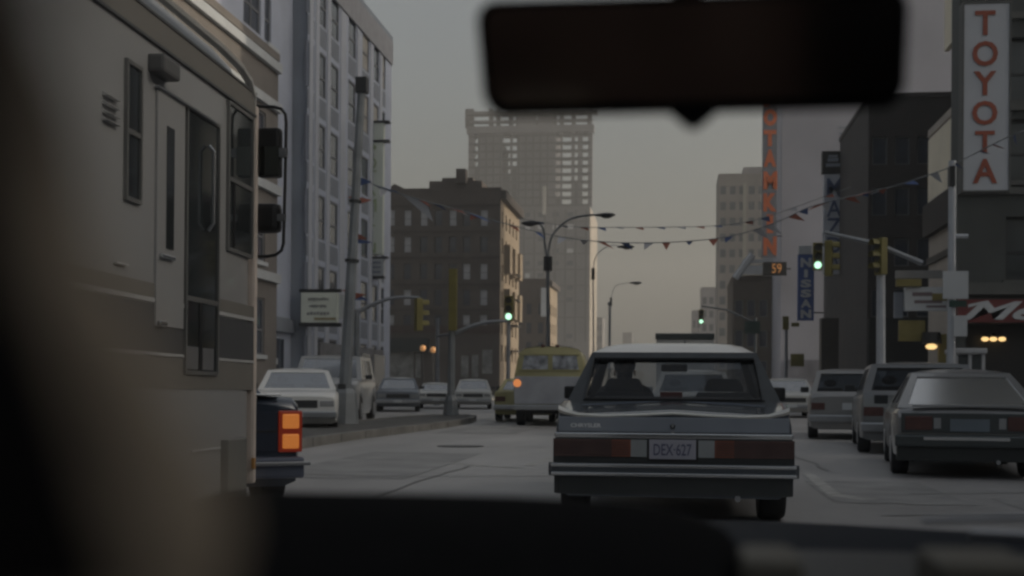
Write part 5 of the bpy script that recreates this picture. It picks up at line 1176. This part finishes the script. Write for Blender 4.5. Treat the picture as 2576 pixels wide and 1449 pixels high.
# interior seen through the glass
T.part('parcel_shelf', MB().box(-0.7, 0.7, 1.0, 1.5, 0.90, 0.915), MAT['black'], local=True)
T.part('rear_seat', MB().box(-0.66, 0.66, 1.5, 1.66, 0.55, 0.935), MAT['black'], local=True, bevel=0.03)
T.part('brake_lamp', MB().box(xp(1655), xp(1718), 1.08, 1.14, 0.916, 0.975), M('dim_red', (0.075, 0.026, 0.026), 0.4), local=True, bevel=0.006, label='unlit high brake lamp on the parcel shelf')
for x in (-0.43, 0.43):
    s_ = T.part('seat', MB().loft([[(x + a * wv, 2.2 + b * 0.07, zz) for a, b in ((-1, -1), (-0.6, -1.2), (0.6, -1.2), (1, -1), (1, 1), (-1, 1))] for zz, wv in ((0.45, 0.26), (0.9, 0.26), (0.97, 0.22))]), M('seat_grey', (0.03, 0.035, 0.042), 0.8), local=True)
    T.part('headrest', MB().loft([[(x + a * wv, 2.16 + b * 0.05, zz) for a, b in ((-1, -1), (1, -1), (1, 1), (-1, 1))] for zz, wv in ((0.975, 0.17), (1.02, 0.165), (1.075, 0.14), (1.09, 0.11))]), M('seat_grey', (0.03, 0.035, 0.042), 0.8), parent=s_, local=True, bevel=0.02, smooth=True)
T.part('inner_mirror', MB().box(-0.115, 0.125, 2.75, 2.79, 1.155, 1.225), MAT['black'], local=True, bevel=0.02)
T.part('dashboard', MB().box(-0.72, 0.72, 3.0, 3.35, 0.7, 0.905), MAT['black'], local=True, bevel=0.03)
T.part('steering_wheel', MB().tube([(-0.36 + 0.19 * math.cos(t), 2.72 - 0.06 * math.sin(t), 0.82 + 0.18 * math.sin(t)) for t in [2 * math.pi * i / 20 for i in range(21)]], 0.014, 6), MAT['black'], local=True)

# driver of the sedan: one skinned body
def skinned(name, verts, edges, radii, mat, levels=2):
    me = bpy.data.meshes.new(name); me.from_pydata(verts, edges, []); ob = bpy.data.objects.new(name, me); col.objects.link(ob)
    md = ob.modifiers.new('skin', 'SKIN'); sv = me.skin_vertices[0].data
    for i, r in enumerate(radii):
        sv[i].radius = r if isinstance(r, tuple) else (r, r); sv[i].use_root = (i == 0)
    md.use_smooth_shade = True; s2_ = ob.modifiers.new('subdivision', 'SUBSURF'); s2_.levels = levels; s2_.render_levels = levels
    dg = bpy.context.evaluated_depsgraph_get(); res = bpy.data.meshes.new_from_object(ob.evaluated_get(dg))
    bpy.data.objects.remove(ob); bpy.data.meshes.remove(me); res.materials.clear(); res.materials.append(mat); res.name = name
    return res
dx, dy = cx - 0.43, Y0 + 2.38
sv_ = [(0, 0, 0.50), (0, -0.02, 0.66), (0, -0.06, 0.84), (0, -0.07, 0.955), (0, -0.06, 1.03), (0, -0.045, 1.10), (0, -0.03, 1.16), (0, -0.03, 1.215),
       (-0.19, -0.06, 0.94), (-0.25, 0.10, 0.76), (-0.20, 0.33, 0.84), (-0.17, 0.41, 0.87),
       (0.19, -0.06, 0.94), (0.25, 0.10, 0.76), (0.10, 0.33, 0.84), (0.07, 0.41, 0.87),
       (-0.1, 0.05, 0.48), (-0.13, 0.42, 0.52), (-0.12, 0.62, 0.24), (-0.12, 0.76, 0.22),
       (0.1, 0.05, 0.48), (0.13, 0.42, 0.52), (0.12, 0.62, 0.24), (0.12, 0.76, 0.22)]
ed = [(0, 1), (1, 2), (2, 3), (3, 4), (4, 5), (5, 6), (6, 7), (3, 8), (8, 9), (9, 10), (10, 11), (3, 12), (12, 13), (13, 14), (14, 15), (0, 16), (16, 17), (17, 18), (18, 19), (0, 20), (20, 21), (21, 22), (22, 23)]
ra = [0.15, 0.14, 0.16, 0.11, 0.06, 0.075, 0.095, 0.075, 0.075, 0.055, 0.04, 0.035, 0.075, 0.055, 0.04, 0.035, 0.09, 0.075, 0.055, 0.045, 0.09, 0.075, 0.055, 0.045]
cloth = M('dark_jacket', (0.022, 0.025, 0.03), 0.8)
pm_ = skinned('person', sv_, ed, ra, cloth)
po = new('person', pm_); po.location = (dx, dy, 0.025); tag(po, 'person in a dark jacket driving the grey sedan, seen from behind through its rear window', 'person')
hair = MB().ball((0, -0.04, 1.19), 0.098, 0.115, 0.10, 14, 8); new('hair', hair.mesh('hair', M('dark_hair', (0.012, 0.011, 0.011), 0.6), smooth=True), po)
fc = MB().ball((0, 0.075, 1.15), 0.018, 0.03, 0.022, 8, 5); new('nose', fc.mesh('nose', M('skin', (0.35, 0.22, 0.16), 0.5), smooth=True), po)
for s in (-1, 1): new('ear', MB().ball((s * 0.088, -0.03, 1.115), 0.010, 0.020, 0.028, 8, 5).mesh('ear', M('skin', (0.35, 0.22, 0.16), 0.5), smooth=True), po)

# ------------------------------------------------------------------ the car we sit in
CX = 0.01
T = Thing('camera_car', 'dark car whose own dashboard, mirror, bonnet and tan seat edge frame the view', 'car', (CX, 0, 0))
pad = M('dash_vinyl', (0.004, 0.004, 0.0045), 0.9, var=0.2, scale=30, spec=0.05)
tanf = M('tan_velour', (0.22, 0.185, 0.14), 0.9, var=0.6, scale=26, bump=0.2)
# instrument hood: extruded profile across x
Yh = 0.92
prof = [(560, 1236), (760, 1240), (1000, 1243), (1250, 1249), (1420, 1257), (1580, 1268), (1690, 1285), (1770, 1308), (1825, 1335), (1850, 1365), (1856, 1410), (1850, 1470)]
pts = [at(x, y, Yh) for x, y in prof]
ring0 = [(p.x, Yh - 0.0, p.z) for p in pts]; low = 0.72
def hoodring(y, dz, sc2=1.0): return [(p.x * sc2, y, p.z + dz) for p in pts] + [(pts[-1].x * sc2, y, low), (pts[0].x * sc2, y, low)]
T.part('instrument_hood', MB().loft([hoodring(Yh - 0.30, -0.055), hoodring(Yh - 0.16, -0.02), hoodring(Yh - 0.03, -0.002), hoodring(Yh, 0.0), hoodring(Yh + 0.05, -0.004), hoodring(Yh + 0.22, -0.035)]), pad, smooth=True)
zd = at(2200, 1412, 0.95).z
T.part('dashboard', MB().loft([[(-0.70, 0.62, zd - 0.14), (0.72, 0.62, zd - 0.14), (0.72, 0.62, 0.5), (-0.70, 0.62, 0.5)], [(-0.70, 0.70, zd - 0.035), (0.72, 0.70, zd - 0.035), (0.72, 0.70, 0.5), (-0.70, 0.70, 0.5)], [(-0.70, 0.80, zd - 0.008), (0.72, 0.80, zd - 0.008), (0.72, 0.80, 0.5), (-0.70, 0.80, 0.5)], [(-0.70, 0.95, zd), (0.72, 0.95, zd), (0.72, 0.95, 0.5), (-0.70, 0.95, 0.5)], [(-0.70, 1.25, zd - 0.03), (0.72, 1.25, zd - 0.03), (0.72, 1.25, 0.5), (-0.70, 1.25, 0.5)]]), M('dash_top', (0.009, 0.0095, 0.009), 0.5, var=0.3, scale=12), smooth=True)
for x0, x1, y0, y1 in ((1862, 2010, 1388, 1446), (2330, 2580, 1396, 1446)):
    a_, b_, c_, d_ = rect(x0, y0, x1, y1, 0.80); T.part('dash_highlight', MB().box(a_, b_, 0.76, 0.84, c_ - 0.02, d_), M('highlight_tone', (0.085, 0.078, 0.062), 0.6), bevel=0.006)  # blurred highlights on the dash top, built as pale blocks
# bonnet, cowl and wiper
bon = M('bonnet_paint', (0.008, 0.011, 0.017), 0.6, 0.0, var=0.1, spec=0.05)
zb_ = at(2200, 1312, 2.45).z
rg = []
for j, (y, z, wv) in enumerate(((1.30, 0.835, 0.72), (1.55, 0.825, 0.73), (1.9, 0.805, 0.735), (2.25, zb_ + 0.015, 0.72), (2.42, zb_, 0.70), (2.5, zb_ - 0.05, 0.68), (2.54, zb_ - 0.2, 0.66))):
    rg.append([(CX + wv * u, y, z - 0.035 * abs(u) ** 2.5) for u in [i / 7 - 1 for i in range(15)]])
T.part('bonnet', MB().loft(rg, closed=False, caps=False), bon, smooth=True)
T.part('cowl', MB().box(-0.72, 0.74, 1.22, 1.30, 0.76, 0.80), MAT['black'])
w0, w1 = at(2300, 1343, 1.35), at(2640, 1343, 1.35)
wa = T.part('wiper_arm', MB().tube([at(2780, 1400, 1.32), at(2640, 1352, 1.33), at(2440, 1342, 1.33)], 0.005, 6), MAT['dullchrome'])
T.part('wiper_blade', MB().tube([at(2320, 1310, 1.36), at(2480, 1305, 1.36), at(2700, 1300, 1.35)], 0.003, 6), MAT['dullchrome'], parent=wa)
# windscreen
T.part('windscreen', MB().quad((-0.68, 1.42, 0.83), (0.70, 1.42, 0.83), (0.58, 0.72, 1.33), (-0.56, 0.72, 1.33)), glass('windscreen_glass', (0.97, 0.98, 0.97), 0.35))
# rear-view mirror
Ym = 0.74
mx0, mx1, mz0, mz1 = rect(1199, -6, 2282, 268, Ym)
def rrect(x0, x1, z0, z1, r, y, n=6, sk=0.0):
    out = []
    for (cx_, cz_, a0) in ((x1 - r, z1 - r, 0), (x0 + r, z1 - r, 90), (x0 + r, z0 + r, 180), (x1 - r, z0 + r, 270)):
        for i in range(n + 1):
            t = math.radians(a0 + 90 * i / n); px_ = cx_ + r * math.cos(t); pz_ = cz_ + r * math.sin(t)
            if px_ < (x0 + x1) / 2: px_ += sk * (z1 - pz_) / (z1 - z0)
            out.append((px_, y - (pz_ - (z0 + z1) / 2) * 0.21, pz_))
    return out
mr_ = T.part('rearview_mirror', MB().loft([rrect(mx0, mx1, mz0, mz1, 0.012, Ym, sk=0.004), rrect(mx0, mx1, mz0, mz1, 0.012, Ym + 0.012, sk=0.004), rrect(mx0 + 0.01, mx1 - 0.01, mz0 + 0.008, mz1 - 0.008, 0.012, Ym + 0.03)]), pad, smooth=True)
T.part('mirror_glass', MB().prism(rrect(mx0 + 0.004, mx1 - 0.004, mz0 + 0.004, mz1 - 0.004, 0.010, Ym - 0.0015, sk=0.004), (0, 0.0025, 0)), M('rear_mirror_glass', (0.24, 0.225, 0.215), 0.12, 1.0, var=0.05), parent=mr_)
a, b, c, d = rect(1690, 262, 1800, 314, Ym)
T.part('dipping_tab', MB().loft([[(a - 0.004, y, d), (b + 0.004, y, d), (b - 0.005, y, c + 0.004), (b - 0.010, y, c), (a + 0.010, y, c), (a + 0.005, y, c + 0.004)] for y in (Ym - 0.004, Ym + 0.014)]), pad, parent=mr_, smooth=False)
T.part('mirror_stem', MB().tube([((mx0 + mx1) / 2, Ym + 0.03, (mz0 + mz1) / 2), ((mx0 + mx1) / 2, Ym + 0.045, 1.22), ((mx0 + mx1) / 2, Ym + 0.06, 1.29)], 0.009, 8), pad, parent=mr_)
# tan seat edge close to the lens, dark door side left of it
segs = []
edge_px = [(40, -120, 0.16), (90, 60, 0.158), (170, 260, 0.156), (210, 460, 0.154), (250, 640, 0.152), (350, 820, 0.15), (430, 980, 0.15), (490, 1100, 0.15), (580, 1230, 0.15), (600, 1330, 0.148), (570, 1440, 0.145), (560, 1600, 0.14)]
for px, py, yy in edge_px:
    p = at(px, py, yy); wd = 0.10 + 0.0
    segs.append([(p.x - 0.012 * 0 + r * 1.0, p.y + q_, p.z) for r, q_ in ((0.0, 0.0), (-0.003, -0.008), (-0.02, -0.02), (-0.05, -0.032), (-0.08, -0.032), (-0.10, 0.0), (-0.09, 0.03), (-0.035, 0.015))])
T.part('front_seat', MB().loft(segs), tanf, smooth=True, label='tan velour seat edge, heavily out of focus')
dk_px = [(150, -140, 0.085), (90, 60, 0.085), (80, 300, 0.085), (110, 640, 0.085), (200, 900, 0.085), (290, 1200, 0.085), (370, 1440, 0.085), (400, 1600, 0.085)]
segs = []
for px, py, yy in dk_px:
    p = at(px, py, yy); segs.append([(p.x + r, p.y + q_, p.z) for r, q_ in ((0.0, 0.0), (-0.01, -0.012), (-0.05, -0.012), (-0.06, 0.0), (-0.05, 0.012), (-0.01, 0.012))])
T.part('seat_belt_pillar', MB().loft(segs), pad, smooth=True)
# cabin shell
T.part('roof', MB().box(-0.60, 0.62, -1.6, -0.75, 1.32, 1.36).box(-0.60, 0.62, 0.62, 0.72, 1.33, 1.36), M('headliner', (0.05, 0.042, 0.036), 0.9), label='dark car roof with its front left open to light the seat')  # front of the roof left out so skylight reaches the tan seat
for s in (-1, 1): T.part('door', MB().box(CX + s * 0.70, CX + s * 0.78, -1.6, 1.2, 0.3, 0.9), M('door_card', (0.03, 0.03, 0.03), 0.8))
T.part('rear_seat', MB().box(-0.42, 0.22, -1.0, -0.8, 0.4, 1.1), M('rust_cloth', (0.24, 0.165, 0.135), 0.9, var=0.4, scale=6), bevel=0.08)
T.part('rear_bench', MB().box(-0.66, 0.68, -1.2, -1.02, 0.4, 1.0), MAT['black'], bevel=0.05)
T.part('rear_panel', MB().box(-0.70, 0.72, -1.65, -1.6, 0.3, 1.30), MAT['black']); T.part('floor', MB().box(-0.70, 0.72, -1.6, 1.3, 0.28, 0.30), MAT['black'])
for s in (-1, 1): T.part('roof_pillar', MB().prism([(CX + s * 0.62, -0.9, 0.9), (CX + s * 0.62, -0.55, 0.9), (CX + s * 0.58, -0.65, 1.32), (CX + s * 0.58, -0.8, 1.32)], (s * 0.06, 0, 0)), pad)
for s in (-1, 1):
    for y in (-1.1, 1.95): T.part('wheel', MB().tube([(CX + s * 0.62, y, 0.3), (CX + s * 0.8, y, 0.3)], 0.3, 18), MAT['rubber'])
for s in (-1, 1): T.part('front_wing', MB().box(CX + s * 0.70, CX + s * 0.80, 1.25, 2.5, 0.35, 0.765), bon, bevel=0.03)

# ------------------------------------------------------------------ haze
hm = bpy.data.materials.new('haze'); hm.use_nodes = True; hn = hm.node_tree.nodes; hn.clear()
pv = hn.new('ShaderNodeVolumePrincipled'); pv.inputs['Color'].default_value = (0.75, 0.745, 0.725, 1); pv.inputs['Density'].default_value = 0.00078; pv.inputs['Anisotropy'].default_value = 0.2
ho = hn.new('ShaderNodeOutputMaterial'); hm.node_tree.links.new(pv.outputs[0], ho.inputs['Volume'])
hz = new('haze', MB().box(-700, 700, -70, 1300, -1.2, 125).mesh('haze', hm)); hz['kind'] = 'stuff'
